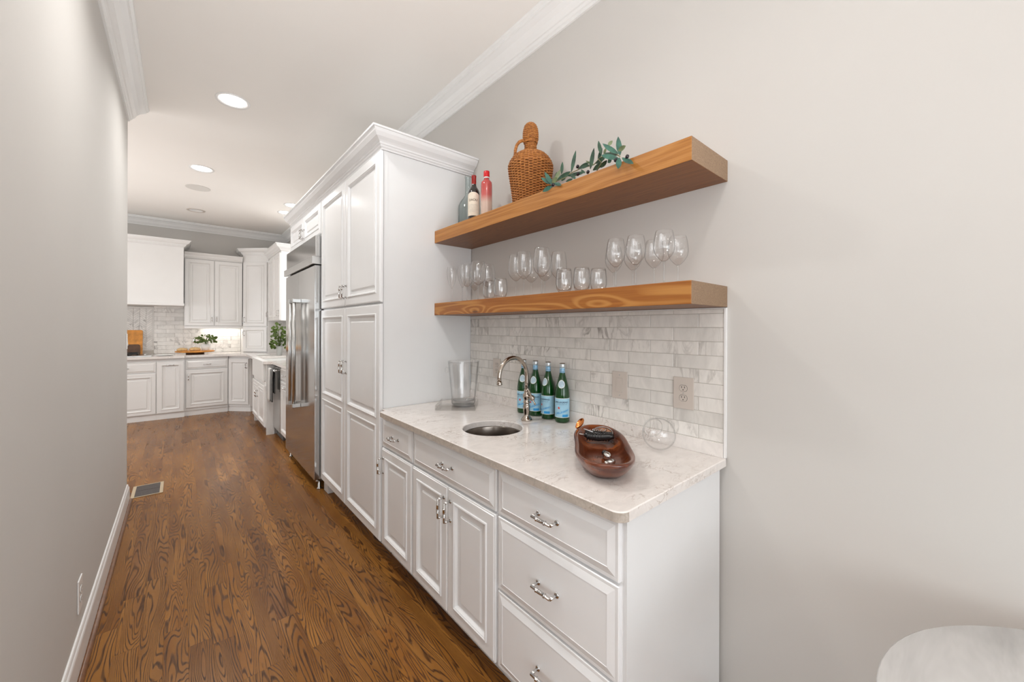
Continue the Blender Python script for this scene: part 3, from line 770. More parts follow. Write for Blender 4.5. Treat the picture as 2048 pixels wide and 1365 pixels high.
for k in range(40): a = k * .65; pp.append((.045 + .005 * math.cos(a), -.04 + k * .0018, .048 + .005 * math.sin(a)))
mb.tube(pp, .0015, 6); mb.build('screw', 'satin_metal', t)
t = thing('cocktail_spoon', 'small copper spoon leaning up over the far rim of the wooden bowl', 'spoon', in_bowl((.18, .02, zf)), DA)
mb = MB(); mb.lathe([(0, -.030), (.006, -.027), (.0115, -.014), (.0135, 0), (.012, .014), (.007, .025), (0, .029)], (0.030, .052, .068), 20, Matrix.Rotation(.75, 4, 'X') @ Matrix.Rotation(0.55, 4, 'Y') @ Matrix.Scale(.45, 4, (1, 0, 0))); mb.build('spoon_bowl', 'copper', t)
mb = MB(); mb.tube([(.024, .035, .050), (.010, .012, .030), (-.03, -.035, .024)], [.0032, .0028, .0028], 8)
mb.lathe([(0, -.010), (.008, -.006), (.010, 0), (.008, .006), (0, .010)], (.012, .014, .030), 14); mb.build('stem', 'copper', t)
t = thing('cocktail_strainer', 'round metal bar strainer with wire rim against the far end of the bowl', 'strainer', in_bowl((.185, -.025, zf)), DA)
mb = MB(); mb.tube([(.04 * math.cos(a_ / 24 * 2 * PI), .04 * math.sin(a_ / 24 * 2 * PI), .040 + .012 * math.cos(a_ / 24 * 2 * PI)) for a_ in range(24)], .0022, 6, closed=True); mb.build('rim', 'satin_metal', t)
mb = MB(); mb.lathe([(0, 0), (.030, .001), (.034, .004), (.0, .004)], (0, 0, .036), 20, Matrix.Rotation(-.3, 4, 'Y')); mb.build('plate', 'copper', t)
def stopper(px, label, rz, s=1.0):
    t = thing('bottle_stopper', label, 'stopper', in_bowl(px), rz, 'bottle stoppers in the wooden bowl')
    mb = MB(); R_ = Matrix.Rotation(PI / 2, 4, 'Y')
    mb.lathe([(0, -.022 * s), (.008 * s, -.020 * s), (.0125 * s, -.010 * s), (.0125 * s, .003 * s), (.008 * s, .012 * s), (.0055 * s, .014 * s)], (0, 0, .013 * s), 20, R_); mb.build('knob', 'chrome', t)
    mb = MB(); mb.lathe([(.005 * s, .0145 * s), (.0095 * s, .016 * s), (.0085 * s, .020 * s), (.0095 * s, .024 * s), (.008 * s, .030 * s), (.0, .032 * s)], (0, 0, .013 * s), 16, R_); mb.build('plug', 'black_plastic' if s > .9 else 'chrome', t)
stopper((-.045, -.014, zf), 'black and silver bottle stopper lying in the middle of the wooden bowl', DA + .2, 1.15)
stopper((-.108, -.020, zf), 'small round silver bottle stopper at the near end of the wooden bowl', DA + 2.2, .85)
# ------------------------------------------------------------------ tilted glass globe
gx, gy, gr = 1.505, .826, .066
ax = (Vector((-math.cos(TH), math.sin(TH), 0)) * .60 + Vector((0, 0, 1)) * .56 + Vector((-math.sin(TH), -math.cos(TH), 0)) * .57).normalized()
Rm = ax.to_track_quat('Z', 'Y').to_matrix().to_4x4()
prof = []
for i in range(0, 21):
    a = -PI / 2 + (PI / 2 + .98) * i / 20; prof.append((gr * math.cos(a), gr * math.sin(a)))
r_, z_ = prof[-1]; prof += [(r_ * .98, z_ + .004), (r_ * 1.02, z_ + .009), (r_ * 1.05, z_ + .011), (r_ * 1.02, z_ + .0125)]
g = MB().lathe(prof, (0, 0, gr + .0005), 48, Rm).build('glass_globe', 'clear_glass')
g.location = (gx, gy, .9155)
tag(g, 'round clear glass globe bowl tipped on its side against the tiled wall', 'bowl')
rimr, rimz = prof[-2]
MB().tube([Rm @ Vector(((rimr) * math.cos(2 * PI * k / 40), rimr * math.sin(2 * PI * k / 40), rimz)) + Vector((0, 0, gr + .0005)) for k in range(40)], .0016, 8, closed=True).build('rim', 'thick_glass', g)
# ------------------------------------------------------------------ electrical plates
def outlet(label, y0, y1, z0, z1, x, sgn=-1, duplex=True, cat='outlet', pm_='white_plastic'):
    yc, zc_ = (y0 + y1) / 2, (z0 + z1) / 2
    t = thing('wall_outlet' if duplex else 'light_switch', label, cat, (x, yc, zc_))
    def BX(d0, d1, a0, a1, b0, b1, bev=0):
        m_ = MB(); X_ = sorted((sgn * d0, sgn * d1)); m_.box(X_[0], X_[1], a0, a1, b0, b1, bev); return m_
    w2, h2 = (y1 - y0) / 2, (z1 - z0) / 2
    BX(.0003, .0055, -w2, w2, -h2, h2, .0022).build('plate', pm_, t)
    if duplex:
        for s in (-1, 1):
            zc2 = s * .0205
            mb = MB(); n = 20; pts = []
            for k in range(n):
                a = 2 * PI * k / n; pts.append((.0165 * math.cos(a), max(-.0125, min(.0125, .0165 * math.sin(a)))))
            bm = mb.bm
            A_ = [bm.verts.new((sgn * .0050, p_[0], p_[1] + zc2)) for p_ in pts]; B_ = [bm.verts.new((sgn * .0075, p_[0] * .97, p_[1] * .97 + zc2)) for p_ in pts]
            for k in range(n): bm.faces.new([A_[k], A_[(k + 1) % n], B_[(k + 1) % n], B_[k]])
            bm.faces.new(B_)
            rc = mb.build('receptacle', pm_, t)
            mb = MB()
            for yy in (-.0062, .0062): X_ = sorted((sgn * .0074, sgn * .0078)); mb.box(X_[0], X_[1], yy - .0012, yy + .0012, zc2 + .0005, zc2 + .0085)
            mb.lathe([(0, 0), (.0024, 0), (.0024, .0005), (0, .0005)], (sgn * .0076, 0, zc2 - .0065), 10, Matrix.Rotation(PI / 2, 4, 'Y'))
            mb.build('slots', 'dark_slot', rc)
            # dark outline around the receptacle
            mb = MB(); mb.tube([(sgn * .0056, p_[0] * 1.03, p_[1] * 1.03 + zc2) for p_ in pts], .0005, 4, closed=True); mb.build('seam', 'dark_slot', rc)
        MB().lathe([(0, 0), (.0028, 0), (.0024, .001), (0, .0012)], (sgn * .0056, 0, 0), 10, Matrix.Rotation(sgn * PI / 2, 4, 'Y')).build('screw', 'satin_metal', t)
    else:
        BX(.0050, .0060, -.0175, .0175, -.0345, .0345).build('switch_frame', 'print_grey', t)
        mb = MB(); bm = mb.bm; s = sgn
        vs = [(s * .0055, -.0165, -.033), (s * .0055, .0165, -.033), (s * .0055, .0165, .033), (s * .0055, -.0165, .033), (s * .0105, -.0165, -.0325), (s * .0105, .0165, -.0325), (s * .0066, .0165, .0325), (s * .0066, -.0165, .0325)]
        vs = [bm.verts.new(v_) for v_ in vs]
        for f_ in ((0, 1, 2, 3), (4, 5, 6, 7), (0, 1, 5, 4), (1, 2, 6, 5), (2, 3, 7, 6), (3, 0, 4, 7)): bm.faces.new([vs[k] for k in f_])
        mb.build('rocker', pm_, t)
        for zz in (-.048, .048): MB().lathe([(0, 0), (.0028, 0), (.0024, .001), (0, .0012)], (sgn * .0056, 0, zz), 10, Matrix.Rotation(sgn * PI / 2, 4, 'Y')).build('screw', 'satin_metal', t)
    return t
outlet('large cream duplex outlet plate on the marble tiles above the glass globe', .727, .813, 1.081, 1.213, TX)
outlet('cream rocker light switch plate on the marble tiles above the wooden bowl', 1.038, 1.122, 1.081, 1.210, TX, duplex=False, cat='switch')
outlet('cream duplex outlet on the tiles between the ice bucket and the faucet', 1.990, 2.068, 1.088, 1.213, TX)
outlet('white duplex outlet low on the left passage wall near the baseboard', 2.392, 2.472, .222, .358, XL, 1, pm_='trim_paint')
outlet('white light switch at the far edge of the left passage wall', 4.28, 4.36, 1.24, 1.36, XL, 1, False, 'switch', 'trim_paint')
# ================================================================== SHELVES
def shelf(z0, z1, label, face_mat):
    mb = MB(); y0, y1 = .604, 2.3435; x0, x1 = 1.312, W - .0005
    mb.box(x0, x1, y0, y1, z0, z1, .0025)
    for f in mb.bm.faces:
        c_ = f.calc_center_median(); f.normal_update()
        n_ = f.normal
        if c_.y < y0 + .001: f.material_index = 1
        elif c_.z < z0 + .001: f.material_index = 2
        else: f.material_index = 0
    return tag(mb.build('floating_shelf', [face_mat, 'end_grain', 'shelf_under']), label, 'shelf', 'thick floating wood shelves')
shelf(1.501, 1.582, 'thick honey-stained floating wood shelf holding the wine glasses', 'shelf_pine_lined')
shelf(1.988, 2.070, 'thick honey-stained floating wood shelf holding the wicker jug and bottles', 'shelf_pine')
# ------------------------------------------------------------------ stemware
def wine_glass(x, y, label, Hh=.205, R_=.0395, stem=.088, rim=.031, kind='wine_glass', group='stemmed wine glasses on the lower shelf', z=1.5825, cat='glass'):
    t = thing(kind, label, cat, (x, y, z), 0, group)
    b = Hh - stem
    if kind == 'champagne_flute': pr = [(.0035, 0), (.010, .012), (.022, .038), (.029, .075), (R_, .11), (rim * 1.02, b - .01), (rim, b)]
    else: pr = [(.0038, 0), (.012, .005), (R_ * .62, .018), (R_ * .88, .034), (R_ * .985, .050), (R_, .060), (R_ * .97, b * .66), (R_ * .88, b * .86), (rim, b)]
    # smooth the bowl profile
    P = []
    for i in range(len(pr) - 1):
        p0 = pr[max(i - 1, 0)]; p1 = pr[i]; p2 = pr[i + 1]; p3 = pr[min(i + 2, len(pr) - 1)]
        for s in (0, .33, .66):
            f_ = lambda k: .5 * (2 * p1[k] + (p2[k] - p0[k]) * s + (2 * p0[k] - 5 * p1[k] + 4 * p2[k] - p3[k]) * s * s + (3 * p1[k] - p0[k] - 3 * p2[k] + p3[k]) * s ** 3)
            P.append((f_(0), f_(1) + stem))
    P.append((pr[-1][0], pr[-1][1] + stem)); P.append((pr[-1][0] - .0007, pr[-1][1] + stem + .0004))
    MB().lathe([(0, stem + .0012)] + [p_ for p_ in P if p_[1] > stem + .001], (0, 0, 0), 36).build('bowl', 'clear_glass', t)
    MB().lathe([(.0, .0045), (.0032, .005), (.0029, .02), (.0027, stem * .6), (.0034, stem - .005), (.0052, stem - .001), (.0065, stem + .0025), (0, stem + .004)], (0, 0, 0), 14).build('stem', 'thick_glass', t)
    MB().lathe([(0, 0), (.032, 0), (.0325, .0008), (.028, .0016), (.010, .0032), (.004, .006)], (0, 0, 0), 32).build('foot', 'clear_glass', t)
    return t
def tumbler(x, y, label, Hh=.108, R_=.0385):
    t = tag(MB().lathe([(0, .0), (.018, 0), (.027, .004), (.0345, .016), (R_, .038), (R_ * .985, .062), (R_ * .90, Hh - .012), (R_ * .86, Hh), (R_ * .84, Hh), (R_ * .88, Hh - .012), (R_ * .955, .062), (R_ * .965, .038), (.032, .018), (.022, .009), (0, .008)], (0, 0, 0), 36).build('stemless_glass', 'clear_glass'), label, 'glass', 'stemless glasses on the lower shelf')
    t.location = (x, y, 1.5825); return t
GL = [(1.379, .950, 'front stemmed wine glass leftmost in the right-hand cluster on the lower shelf'),
      (1.388, .862, 'front stemmed wine glass in the middle of the right-hand cluster'),
      (1.396, .747, 'tallest-looking front wine glass nearest the open end of the lower shelf'),
      (1.512, 1.052, 'rear wine glass directly behind the leftmost of the right-hand cluster'),
      (1.512, .953, 'rear wine glass second from the left in the right-hand cluster'),
      (1.520, .858, 'rear wine glass seen between the middle and the end front glasses'),
      (1.522, .755, 'rear wine glass at the open right end of the lower shelf')]
for x, y, l in GL: wine_glass(x, y, l)
for x, y, l in [(1.390, 1.594, 'tall wine glass at the left of the middle cluster on the lower shelf'),
                (1.364, 1.502, 'tall wine glass second in the middle cluster, bowl overlapping its left neighbour'),
                (1.362, 1.368, 'tallest front wine glass of the middle cluster beside the stemless glasses'),
                (1.502, 1.592, 'rear wine glass behind the left pair of the middle cluster'),
                (1.502, 1.484, 'rear wine glass right behind the tallest one of the middle cluster'),
                (1.500, 1.382, 'rear tall wine glass rising behind the first stemless glass of the middle cluster')]:
    wine_glass(x, y, l, .230, .0425, .088, .034)
for x, y, l in [(1.352, 1.893, 'wide balloon wine glass at the front of the left cluster by the pantry'),
                (1.462, 1.945, 'balloon wine glass behind the wide one of the left cluster')]:
    wine_glass(x, y, l, .230, .0475, .088, .036)
for x, y, l in [(1.352, 2.012, 'wine glass second from the front of the left cluster, left of the balloon glass'),
                (1.530, 2.180, 'rear wine glass in the corner between the pantry side and the wall'),
                (1.540, 2.060, 'rear wine glass against the wall behind the balloon glasses')]:
    wine_glass(x, y, l, .228, .0400, .088, .033)
wine_glass(1.372, 2.222, 'slim flute glass standing closest to the pantry side on the lower shelf', .235, .0320, .095, .028, 'champagne_flute', 'slim flutes by the pantry')
wine_glass(1.395, 2.128, 'slim flute glass just right of the one closest to the pantry', .235, .0320, .095, .028, 'champagne_flute', 'slim flutes by the pantry')
for x, y, l in [(1.365, 1.798, 'stemless glass farther left, beside the balloon wine glass'),
                (1.352, 1.680, 'stemless glass in the gap between the left and middle wine glass clusters'),
                (1.352, 1.212, 'stemless glass left of three between the middle and right wine glasses'),
                (1.384, 1.134, 'stemless glass in front centre between the middle and right wine glasses'),
                (1.462, 1.100, 'stemless glass right of three, set back before the right-hand wine glasses')]: tumbler(x, y, l)
# ------------------------------------------------------------------ upper shelf: bottles
ZS = 2.0705
def bottle(name, prof, x, y, label, mat, sm=36, sq=None):
    t = thing(name, label, 'bottle', (x, y, ZS)); MB().lathe(prof, (0, 0, 0), sm, sq=sq).build('glass', mat, t); return t
t = bottle('glass_jug', [(0, .002), (.058, .0), (.066, .006), (.068, .02), (.068, .17), (.066, .195), (.052, .225), (.034, .248), (.021, .268), (.0185, .30), (.0185, .385), (.022, .390), (.0225, .402), (.0195, .406), (.016, .404), (.016, .30), (.019, .27), (.05, .222), (.064, .19), (.0655, .02), (.058, .008), (0, .010)], 1.530, 2.268, 'pale clear antique glass bottle standing at the left end of the upper shelf', 'jug_glass')
t = bottle('wine_bottle', [(0, .003), (.030, 0), (.036, .003), (.0375, .010), (.0375, .186), (.036, .200), (.030, .216), (.020, .230), (.0152, .243), (.0140, .262), (.0140, .298), (0, .299)], 1.410, 2.023, 'dark red wine bottle with cream label and red wax top on the upper shelf', 'wine_glass_dark')
A = cam_ang(1.41, 2.023) - .15
mb = MB(); cyl_patch(mb, .0380, A, 1.25, .045, .182, 28, top=lambda s: .176 + .016 * (1 - s * s)); lb = mb.build('label', 'paper_cream', t)
wrap_text('DAOU', .0195, .0384, A + .02, .142, 'print_brown', lb)
for k in range(6): q = MB(); cyl_patch(q, .0383, A, .95 - .05 * k, .112 - k * .009, .1135 - k * .009, 16); q.build('print_line', 'print_grey', lb)
MB().lathe([(.0148, .250), (.0150, .252), (.0150, .296), (.0156, .297), (.0156, .304), (.0145, .306), (0, .3065)], (0, 0, 0), 28).build('wax_cap', 'wax_red', t)
t = bottle('vodka_bottle', [(0, .003), (.027, 0), (.033, .003), (.0345, .010), (.0350, .10), (.0345, .225), (.0330, .243), (.0225, .256), (.0170, .259), (.0170, .277), (0, .278)], 1.440, 1.930, 'frosted bottle fading from red shoulder to pink base with bright red cap', 'rose_print')
A = cam_ang(1.44, 1.93)
MB().lathe([(.0183, .276), (.0185, .277), (.0185, .309), (.0175, .3125), (0, .313)], (0, 0, 0), 28).build('cap', 'cap_red', t)
MB().lathe([(.0173, .268), (.0178, .269), (.0178, .275), (.0173, .276)], (0, 0, 0), 28).build('collar', 'label_white', t)
# ------------------------------------------------------------------ wicker demijohn
t = thing('wicker_demijohn', 'amber woven wicker demijohn with domed cap and loop handle on the upper shelf', 'jug', (1.470, 1.566, ZS))
bp = [(.088, .002), (.094, .03), (.100, .08), (.107, .13), (.114, .175), (.119, .21), (.1205, .228), (.118, .240), (.112, .256), (.101, .274), (.086, .290), (.066, .303), (.044, .311), (.033, .316), (.031, .330), (.031, .365)]
def prof_at(prof, z):
    for (r0, z0), (r1, z1) in zip(prof, prof[1:]):
        if z0 <= z <= z1: return r0 + (r1 - r0) * (z - z0) / max(1e-6, z1 - z0)
    return prof[-1][0]
MB().lathe([(0, .001)] + [(r - .0035, z) for r, z in bp] + [(0, .366)], (0, 0, 0), 40).build('flask', 'wicker_dark', t)
def weave(prof, nst, zs, amp=.0032, th=.0034, nper=None):
    mb = MB()
    for k, z in enumerate(zs):
        r0 = prof_at(prof, z); seg = nst * 4; pts = []
        # slope
        for i in range(seg):
            a = 2 * PI * i / seg; ph = (nst / 2) * a + (PI if k % 2 else 0)
            r = r0 + amp * math.sin(ph); pts.append((r * math.cos(a), r * math.sin(a), z))
        mb.tube(pts, th, 5, closed=True)
    return mb
zs = []; z = .004
while z < .236: zs.append(z); z += .0066
# along the shoulder, space by arc length
arc = [(z_, r_) for r_, z_ in bp if z_ >= .228]
acc = 0; last = .0066; P = bp[6:13]
for (r0, z0), (r1, z1) in zip(P, P[1:]):
    L = math.hypot(r1 - r0, z1 - z0); s = last - acc if False else 0
    n = max(1, int(round(L / .0066)))
    for i in range(n): zs.append(z0 + (z1 - z0) * (i + 1) / n)
weave(bp, 34, zs).build('woven_cover', 'wicker', t)
mb = MB()
for k in range(34):
    a = 2 * PI * k / 34; pts = [((r + .001) * math.cos(a), (r + .001) * math.sin(a), z_) for r, z_ in bp[:14]]
    mb.tube(pts, .0022, 5)
mb.build('stakes', 'wicker', t)
npf = [(.031, .312), (.031, .372)]
weave(npf, 16, [.314 + .0052 * k for k in range(10)], .0018, .0029).build('woven_neck', 'wicker', t)
mb = MB()
for z_, r_ in ((.366, .036), (.372, .037), (.376, .035)): mb.tube([(r_ * math.cos(2 * PI * i / 28), r_ * math.sin(2 * PI * i / 28), z_) for i in range(28)], .0035, 6, closed=True)
mb.build('collar', 'wicker', t)
cp = [(.037, .378), (.0405, .384), (.0410, .400), (.0405, .420), (.038, .440), (.032, .458), (.022, .470), (.010, .476), (.001, .477)]
cap = MB().lathe([(0, .378)] + [(max(0.0, r - .003), z_) for r, z_ in cp[:-1]] + [(0, .474)], (0, 0, 0), 28).build('cap', 'wicker_dark', t)
zz = [.380 + .0052 * k for k in range(17)] + [.4665, .470, .4735]
weave(cp, 22, zz, .0015, .0027).build('woven_cap', 'wicker', cap)
mb = MB()
for k in range(22): a = 2 * PI * k / 22; mb.tube([((r + .0008) * math.cos(a), (r + .0008) * math.sin(a), z_) for r, z_ in cp], .0014, 4)
mb.build('cap_stakes', 'wicker', cap)
hd = Vector((-math.cos(TH), math.sin(TH), 0)); hd = (hd * .95 + Vector((-math.sin(TH), -math.cos(TH), 0)) * .3).normalized()
pts = [hd * r_ + Vector((0, 0, z_)) for r_, z_ in ((.034, .372), (.048, .374), (.066, .364), (.080, .344), (.088, .318), (.090, .286))]
mb = MB().tube(pts, .0075, 10)
for i in range(len(pts) - 1):
    for s in (.15, .5, .85):
        p_ = pts[i].lerp(pts[i + 1], s); d_ = (pts[i + 1] - pts[i]).normalized() * .0025; mb.tube([p_ - d_, p_ + d_], .0086, 10)
mb.build('handle', 'wicker', t)
# ------------------------------------------------------------------ olive branch
def px_at_x(u, v, X):
    a = (u - 1024) / F_PX; b = (HY - v) / F_PX
    r_ = a * math.cos(ROLL) - b * math.sin(ROLL); up_ = a * math.sin(ROLL) + b * math.cos(ROLL)
    rx = math.sin(TH) + math.cos(TH) * r_; ry = math.cos(TH) - math.sin(TH) * r_
    k = X / rx; return Vector((X, ry * k, ZC + up_ * k))
def zz6(p, X): return px_at_x(1080 + p[0] * .10254, 260 + p[1] * .10254, X)
t = thing('olive_branch', 'artificial olive branch with grey-green leaves and black olives along the upper shelf edge', 'branch', (1.36, 1.2, ZS))
def leaf(mb, a, b, wd, face=None, mi=0):
    a = Vector(a); b = Vector(b); d = (b - a); L = d.length; d.normalize()
    vd = Vector((-math.sin(TH), -math.cos(TH), -.1)) if face is None else face
    s = d.cross(vd).normalized(); n_ = s.cross(d).normalized()
    bm = mb.bm; rows = []
    for k, (q, ww) in enumerate(((0, .08), (.15, .55), (.35, .95), (.55, 1.0), (.75, .78), (.9, .40), (1.0, .04))):
        c_ = a + d * L * q + n_ * (-.09 * L * (q - q * q) * 2)
        rows.append([bm.verts.new(c_ - s * wd * .5 * ww + n_ * wd * .12 * ww), bm.verts.new(c_), bm.verts.new(c_ + s * wd * .5 * ww + n_ * wd * .12 * ww)])
    for r0, r1 in zip(rows, rows[1:]):
        for k in (0, 1):
            f = bm.faces.new([r0[k], r0[k + 1], r1[k + 1], r1[k]]); f.smooth = True; f.material_index = mi
stem1 = [zz6((250, 1070), 1.318), zz6((400, 930), 1.345), zz6((600, 845), 1.36), zz6((800, 750), 1.38), zz6((1050, 680), 1.385), zz6((1180, 540), 1.37), zz6((1400, 420), 1.345), zz6((1560, 520), 1.300)]
mb = MB().tube(stem1, .0022, 6); mb.tube([zz6((1130, 560), 1.37), zz6((1200, 640), 1.37), zz6((1110, 800), 1.38)], .002, 6)
mb.tube([zz6((600, 845), 1.36), zz6((500, 930), 1.34), zz6((300, 1010), 1.32)], .0018, 6)
wpart(mb, 'stem', 'olive_stem', t)
LV = [((250, 1080), (90, 820), 1.31, 1.30, 2, 85), ((240, 1060), (20, 930), 1.31, 1.295, 2, 80), ((240, 1090), (50, 1205), 1.31, 1.295, 2, 80), ((280, 1010), (400, 770), 1.32, 1.34, 1, 70),
      ((330, 980), (600, 810), 1.33, 1.34, 0, 85), ((420, 870), (440, 620), 1.34, 1.36, 0, 60), ((280, 1030), (415, 1085), 1.315, 1.305, 2, 75), ((235, 1040), (330, 920), 1.31, 1.31, 1, 80), ((300, 1000), (330, 820), 1.33, 1.35, 0, 60),
      ((420, 1000), (500, 860), 1.335, 1.35, 0, 80),
      ((610, 830), (700, 400), 1.36, 1.37, 0, 70), ((520, 900), (890, 820), 1.345, 1.36, 0, 70), ((600, 860), (690, 960), 1.35, 1.345, 0, 70), ((500, 1010), (640, 955), 1.34, 1.35, 0, 50),
      ((740, 765), (960, 630), 1.38, 1.38, 0, 70), ((980, 770), (1055, 350), 1.37, 1.38, 0, 75), ((970, 680), (740, 755), 1.38, 1.36, 0, 60), ((1060, 690), (890, 600), 1.38, 1.38, 1, 45),
      ((1030, 790), (1225, 640), 1.38, 1.37, 0, 85), ((1080, 660), (1290, 510), 1.38, 1.36, 0, 80), ((1195, 490), (1140, 210), 1.37, 1.38, 0, 70), ((1130, 600), (1215, 350), 1.37, 1.38, 0, 60),
      ((1240, 480), (1290, 350), 1.36, 1.36, 1, 45), ((1320, 310), (1415, 210), 1.36, 1.37, 1, 60), ((1180, 740), (1310, 590), 1.37, 1.36, 0, 70), ((800, 770), (880, 850), 1.37, 1.36, 0, 45),
      ((1530, 470), (1220, 265), 1.305, 1.30, 2, 85), ((1560, 500), (1525, 130), 1.305, 1.32, 2, 95), ((1520, 410), (1675, 310), 1.30, 1.29, 1, 75), ((1540, 560), (1190, 490), 1.30, 1.29, 2, 90),
      ((1550, 540), (1520, 760), 1.298, 1.285, 2, 95), ((1600, 540), (1820, 665), 1.298, 1.285, 2, 90), ((1510, 500), (1250, 450), 1.31, 1.33, 0, 85), ((1490, 600), (1340, 470), 1.31, 1.34, 0, 90), ((1320, 640), (1400, 560), 1.36, 1.34, 2, 70)]
for (a_, b_, xa, xb, mi, wd) in LV:
    mb = MB(); leaf(mb, zz6(a_, xa), zz6(b_, xb), wd * .10254 / F_PX * 1.85)
    wpart(mb, 'leaf', ['olive_leaf', 'olive_leaf_pale', 'olive_leaf_blue'][mi], t, normals=False)
for p_, X_ in (((740, 862), 1.35), ((935, 822), 1.36), ((1478, 590), 1.297), ((1700, 522), 1.30), ((255, 1068), 1.303), ((735, 715), 1.37), ((1385, 520), 1.32)):
    mb = MB(); c_ = zz6(p_, X_); mb.lathe([(0, -.0085), (.005, -.007), (.0075, 0), (.0055, .0065), (0, .0085)], tuple(c_), 12, Matrix.Rotation(.6, 4, 'X')); wpart(mb, 'olive', 'olive_fruit', t)
# ================================================================== PANTRY, FRIDGE, OVER-FRIDGE CABINET, CROWN
PY0, PY1, FY0, FY1 = 2.345, 3.645, 3.660, 4.860
t = thing('pantry_cabinet', 'tall white pantry cabinet with two doors above and two long doors below beside the bar', 'cabinet', (1.28, 2.99, 0))
wpart(MB().box(.955, 1.612, PY0 + .004, PY1, .100, 2.512), 'body', 'cabinet_paint', t)
wpart(MB().box(.958, W - .004, PY0 - .0005, PY0 + .0035, .916, 2.512).box(.957, .985, PY0 - .0025, PY0 - .0006, .916, 2.512), 'side_panel', 'cabinet_side_paint', t)
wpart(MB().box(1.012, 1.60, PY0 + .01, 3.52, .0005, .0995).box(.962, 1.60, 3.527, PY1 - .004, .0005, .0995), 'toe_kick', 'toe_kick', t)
wr = 2.337; sp = 2.992; wl_ = 3.636
for (y0, y1, hs) in ((wr, sp - .003, 1), (sp + .003, wl_, 0)):
    wd = y1 - y0; hu = wd - .026 if hs else .026
    add_door(t, at_w(t, FB(y0, 1.575)), wd, 2.508 - 1.575, hu, .105, fr=.060)
    add_door(t, at_w(t, FB(y0, .105)), wd, 1.563 - .105, hu, 1.02, splits=[(0, .727), (.727, 1.458)], fr=.060)
t = thing('fridge', 'tall built-in stainless steel refrigerator with paired bar handles', 'fridge', (1.26, 4.26, 0))
wpart(MB().box(.945, 1.60, FY0 + .01, FY1 - .01, .075, 2.215), 'body', 'shadow_gap', t)
sd = 4.262
for a, b in ((FY0 + .004, sd - .002), (sd + .002, FY1 - .004)):
    wpart(MB().box(.888, .944, a, b, .092, 1.955, .003), 'door', 'stainless', t)
wpart(MB().box(.893, .944, FY0 + .004, FY1 - .004, 2.032, 2.215, .002), 'grille_panel', 'stainless', t)
wpart(MB().box(.868, .944, FY0 + .004, FY1 - .004, 1.966, 2.031, .003), 'trim_ledge', 'satin_metal', t)
wpart(MB().box(.8665, .868, 3.70, 3.78, 1.985, 2.012), 'badge', 'satin_metal', t)
for y in (sd - .085, sd + .085):
    mb = MB(); mb.tube([(.832, y, .645), (.832, y, 1.690)], .0145, 16)
    for z in (.665, 1.670): mb.box(.817, .888, y - .016, y + .016, z - .017, z + .017, .003)
    wpart(mb, 'handle', 'satin_metal', t)
for y in (FY0 + .03, FY1 - .05):
    wpart(MB().lathe([(0, 0), (.018, 0), (.020, .008), (.012, .012), (.010, .074), (0, .074)], (.935, y, .0006), 14).tube([(.93, y + .0, .075), (.905, y + .0, .075)], .010, 8), 'foot', 'satin_metal', t)
t = thing('fridge_top_cabinet', 'short white two-door cabinet above the refrigerator', 'cabinet', (1.28, 4.26, 2.23))
wpart(MB().box(.955, 1.612, PY1 + .002, FY1, 2.222, 2.512), 'body', 'cabinet_paint', t)
add_door(t, at_w(t, FB(FY0 + .002, 2.236)), .598, .272, .598 - .026, .095)
add_door(t, at_w(t, FB(sd + .003, 2.236)), .594, .272, .026, .095)
cr = MB().sweep([(W - .002, PY0), (.950, PY0), (.950, FY1)], CROWN, 2.5135, side=1)
cr.box(.952, W - .002, PY0 + .002, FY1, 2.5137, 2.600)
tag(cr.build('cabinet_crown', 'cabinet_paint'), 'white stepped crown moulding running around the top of the pantry and fridge cabinets', 'moulding')
# fridge enclosure far side
tag(MB().box(.935, 1.612, FY1 + .001, FY1 + .019, .0005, 2.512, .001).build('end_panel', 'kitchen_paint'), 'white full-height end panel on the far side of the refrigerator', 'panel')
# ================================================================== KITCHEN
KZ = 0.965
KB = lambda xr, z0, y: frame_mat((xr, y, z0), (-1, 0, 0), (0, -1, 0))
def kcab(label, x0, x1, yf, toe_y, loc):
    t = thing('base_cabinet', label, 'cabinet', (loc, yf + .3, 0))
    wpart(MB().box(x0, x1, yf + .0215, YK - .004, .085, KZ - .037), 'body', 'kitchen_paint', t)
    wpart(MB().box(x0, x1, toe_y, YK - .02, .0005, .0845), 'plinth', 'kitchen_paint', t)
    return t
kc = dict(paint='kitchen_paint', L=.082)
t = kcab('white kitchen base cabinet with drawer and door under the cooktop', -.955, -.2655, 7.965, 7.99, -.6)
add_drawer(t, at_w(t, KB(-.270, .726, 7.9865)), .68, .150, bev=.028, **kc); add_door(t, at_w(t, KB(-.270, .092, 7.9865)), .68, .618, **kc)
t = kcab('narrow white pull-out cabinet right of the cooktop base', -.265, .0605, 7.965, 7.99, -.1)
add_door(t, at_w(t, KB(.056, .092, 7.9865)), .318, .790, .159, .735, horiz=True, **kc)
t = kcab('white kitchen base cabinet with one wide drawer over one wide door', .061, .618, 8.010, 8.045, .34)
add_drawer(t, at_w(t, KB(.613, .742, 8.0315)), .535, .140, bev=.028, **kc); add_door(t, at_w(t, KB(.613, .125, 8.0315)), .535, .606, .535 - .03, .49, **kc)
